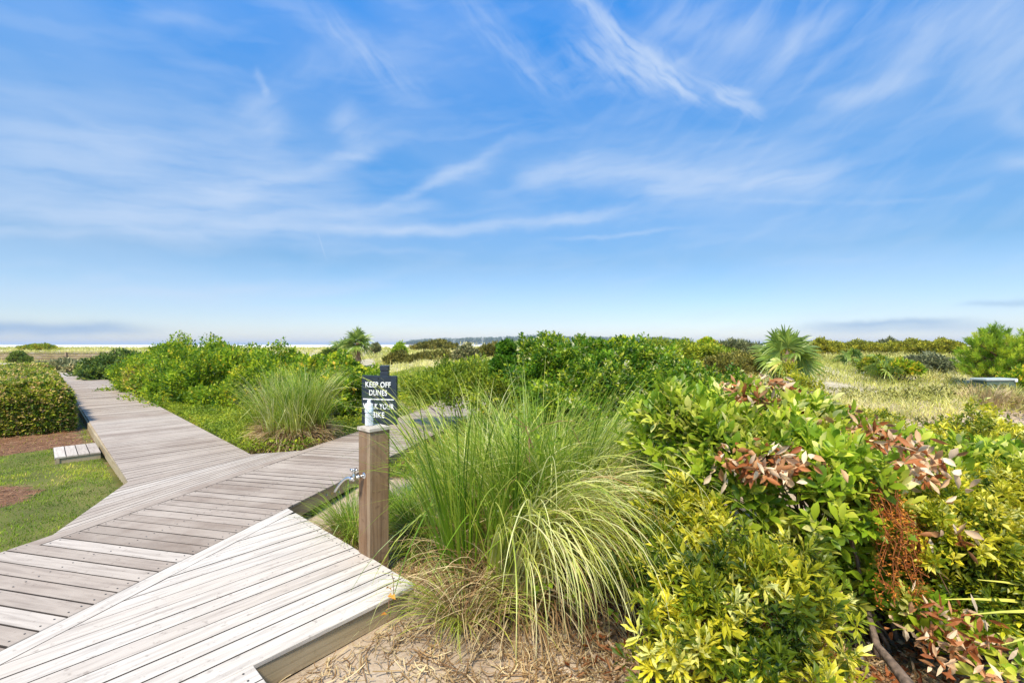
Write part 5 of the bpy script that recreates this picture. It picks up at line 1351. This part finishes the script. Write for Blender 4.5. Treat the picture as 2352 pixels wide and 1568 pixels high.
cb = N.new('ShaderNodeCombineXYZ'); Lk.new(azn, cb.inputs[0]); Lk.new(eln, cb.inputs[1])
# gentle warp
wn = N.new('ShaderNodeTexNoise'); wn.inputs['Scale'].default_value = .16; wn.inputs['Detail'].default_value = 5; wn.inputs['Roughness'].default_value = .55; Lk.new(cb.outputs[0], wn.inputs['Vector'])
vs = N.new('ShaderNodeVectorMath'); vs.operation = 'SUBTRACT'; Lk.new(wn.outputs['Color'], vs.inputs[0]); vs.inputs[1].default_value = (.5, .5, .5)
vm = N.new('ShaderNodeVectorMath'); vm.operation = 'MULTIPLY'; Lk.new(vs.outputs[0], vm.inputs[0]); vm.inputs[1].default_value = (3.2, 1.7, 0)
va = N.new('ShaderNodeVectorMath'); va.operation = 'ADD'; Lk.new(cb.outputs[0], va.inputs[0]); Lk.new(vm.outputs[0], va.inputs[1])
UV = va.outputs[0]
def ae(px, py):
    return np.array([math.degrees(math.atan((px - 1176) / F)), math.degrees(math.atan((790 - py) / math.hypot(F, px - 1176)))])
def stroke(p0, p1, w, inten, bulge=0, src=None):
    A, B = ae(*p0), ae(*p1); c = (A + B) / 2; d = B - A; L = np.linalg.norm(d) / 2; th = math.atan2(d[1], d[0])
    mid = ((p0[0] + p1[0]) / 2, (p0[1] + p1[1]) / 2)
    nrm = np.array([p1[1] - p0[1], -(p1[0] - p0[0])], float); nrm /= np.linalg.norm(nrm)
    w_ = np.linalg.norm(ae(mid[0] + nrm[0] * w, mid[1] + nrm[1] * w) - ae(*mid))
    mp = N.new('ShaderNodeMapping'); mp.vector_type = 'TEXTURE'
    mp.inputs['Location'].default_value = (c[0], c[1], 0); mp.inputs['Rotation'].default_value = (0, 0, th); mp.inputs['Scale'].default_value = (L, w_, 1)
    Lk.new(src or UV, mp.inputs[0])
    s = N.new('ShaderNodeSeparateXYZ'); Lk.new(mp.outputs[0], s.inputs[0])
    a2 = M('MULTIPLY', s.outputs[0], s.outputs[0])
    b = s.outputs[1]
    if bulge: k = bulge / w; b = M('ADD', M('MULTIPLY_ADD', a2, k, -k), b)     # positive bulge: centre higher
    e = M('ADD', M('MULTIPLY', a2, a2), M('MULTIPLY', b, b))
    return M('MULTIPLY', M('POWER', .3679, e), inten)
def total(lst, src=None):
    t = None
    for q in lst:
        v = stroke(*q, src=src); t = v if t is None else M('ADD', t, v)
    return t
def fibre(rot, sx, sy, lo, hi, seed=0, det=6):
    mp = N.new('ShaderNodeMapping'); mp.vector_type = 'TEXTURE'; mp.inputs['Rotation'].default_value = (0, 0, R(rot)); mp.inputs['Scale'].default_value = (sx, sy, 1); mp.inputs['Location'].default_value = (seed, seed * 2, 0)
    Lk.new(UV, mp.inputs[0])
    q = N.new('ShaderNodeTexNoise'); q.inputs['Scale'].default_value = 1; q.inputs['Detail'].default_value = det; q.inputs['Roughness'].default_value = .5; q.inputs['Distortion'].default_value = .25
    Lk.new(mp.outputs[0], q.inputs['Vector'])
    r = N.new('ShaderNodeMapRange'); r.inputs['From Min'].default_value = .3; r.inputs['From Max'].default_value = .72; r.inputs['To Min'].default_value = lo; r.inputs['To Max'].default_value = hi
    Lk.new(q.outputs['Fac'], r.inputs[0]); return r.outputs[0]
low = [((640, 508), (1500, 465), 13, .60, -16), ((730, 485), (1010, 475), 22, .40, 0), ((-150, 470), (720, 515), 42, .50, 0), ((-50, 528), (560, 538), 11, .38, -4),
       ((470, 455), (890, 325), 20, .45, -8), ((-150, 320), (760, 440), 125, .55, 0), ((1190, 420), (1360, 372), 26, .42, 0), ((1260, 395), (1960, 425), 26, .48, 18), ((1420, 435), (1610, 436), 14, .50, 0),
       ((1330, 360), (2000, 330), 60, .22, 0), ((860, 478), (1165, 332), 12, .34, 0), ((-50, 668), (860, 655), 20, .42, -6), ((180, 640), (290, 648), 12, .22, 0), ((890, 530), (1010, 528), 10, .28, 0), ((1260, 547), (1620, 523), 5, .24, 0),
       ((1000, 410), (1140, 372), 24, .25, 0), ((560, 710), (1100, 700), 8, .22, 0), ((740, 578), (990, 574), 7, .15, 0), ((300, 42), (470, 42), 22, .20, 0), ((1600, 455), (2150, 455), 6, .14, 0), ((2285, 372), (2400, 385), 16, .42, 0), ((1500, 470), (1900, 400), 50, .18, 0)]
dia = [((1300, -25), (1615, 230), 16, .62, 8), ((1345, 20), (1560, 190), 34, .28, 0), ((1320, 120), (1620, 190), 42, .48, 0), ((1625, 195), (1750, 268), 16, .62, 0), ((1650, 205), (1725, 215), 12, .5, 0), ((1060, 0), (1300, 220), 36, .20, 0),
       ((700, 20), (960, 200), 32, .20, 0)]
up_ = [((765, 245), (850, 345), 36, .36, 0), ((560, 215), (650, 320), 48, .30, 0), ((590, 160), (612, 215), 9, .34, 0), ((1760, 150), (1960, 10), 30, .34, 0), ((1880, 232), (2120, 180), 22, .40, -8),
       ((2000, 150), (2400, -40), 75, .42, 0), ((2220, 250), (2420, 40), 65, .34, 0), ((1480, 30), (1800, 80), 60, .26, 0), ((2290, 240), (2360, 330), 30, .30, 0), ((620, 180), (860, 120), 50, .16, 0)]
d1 = M('MULTIPLY', total(low), fibre(5, 8, 1.5, .3, 1.3, 3, 7))
d2 = M('MULTIPLY', total(dia), fibre(-38, 5, .9, .1, 1.5, 11, 7))
d3 = M('MULTIPLY', total(up_), fibre(38, 6, 1.7, .35, 1.25, 17, 6))
veil = fibre(-12, 26, 8, .0, .20, 23, 4)
ctr = stroke((731, 538), (748, 592), 1.2, .28, 0, src=cb.outputs[0])
wisp = M('MAXIMUM', fibre(8, 11, 2.2, -.35, .42, 41, 8), 0.0)
wisp2 = M('MULTIPLY', M('MAXIMUM', fibre(38, 9, 2.0, -.35, .45, 57, 8), 0.0), M('MULTIPLY', M('MAXIMUM', M('DIVIDE', azn, 45), 0.0), M('MAXIMUM', M('DIVIDE', eln, 38), 0.0)))
veil = M('ADD', veil, M('ADD', M('MULTIPLY', wisp, .3), M('MULTIPLY', wisp2, .75)))
dens = M('ADD', M('ADD', M('ADD', d1, d2), M('ADD', d3, veil)), ctr)
dens = M('MULTIPLY', dens, M('GREATER_THAN', eln, 0.0))
dens = M('MULTIPLY', M('SUBTRACT', 1.0, M('POWER', .3679, M('MULTIPLY', dens, 1.6))), .88)
er = ramp(N, [(0, (.88, .87, 1.0)), (.07, (.68, .74, .88)), (.22, (.44, .63, .76)), (.5, (.34, .84, 1.14)), (.8, (.22, 1.02, 1.62))])
Lk.new(M('DIVIDE', eln, 45), er.inputs[0])
hs = N.new('ShaderNodeMix'); hs.data_type = 'RGBA'; hs.blend_type = 'MULTIPLY'; hs.inputs['Factor'].default_value = 1
Lk.new(sky.outputs[0], hs.inputs['A']); Lk.new(er.outputs[0], hs.inputs['B'])
cm = N.new('ShaderNodeMix'); cm.data_type = 'RGBA'; Lk.new(dens, cm.inputs['Factor']); Lk.new(hs.outputs['Result'], cm.inputs['A']); cm.inputs['B'].default_value = (3.3, 3.95, 5.0, 1)
# low grey-blue cloud banks
dk_ = M('ADD', total([((-300, 755), (330, 757), 17, .95, 2)]), total([((1830, 757), (2300, 752), 14, .55, 4), ((1900, 745), (2200, 738), 7, .4, 0), ((2220, 700), (2420, 692), 8, .4, 0)]))
dk_ = M('MINIMUM', M('MULTIPLY', dk_, fibre(2, 7, 1.3, .75, 1.1, 31, 3)), .95)
c2 = N.new('ShaderNodeMix'); c2.data_type = 'RGBA'; Lk.new(dk_, c2.inputs['Factor']); Lk.new(cm.outputs['Result'], c2.inputs['A']); c2.inputs['B'].default_value = (1.6, 2.5, 3.85, 1)
bg = N.new('ShaderNodeBackground'); bg.inputs[1].default_value = .10; Lk.new(c2.outputs['Result'], bg.inputs[0])
wo = N.new('ShaderNodeOutputWorld'); Lk.new(bg.outputs[0], wo.inputs[0])

S.view_settings.view_transform = 'Standard'; S.view_settings.look = 'None'; S.view_settings.gamma = 1; S.view_settings.exposure = 0.95
S.cycles.max_bounces = 8; S.cycles.transparent_max_bounces = 12; S.cycles.use_denoising = True
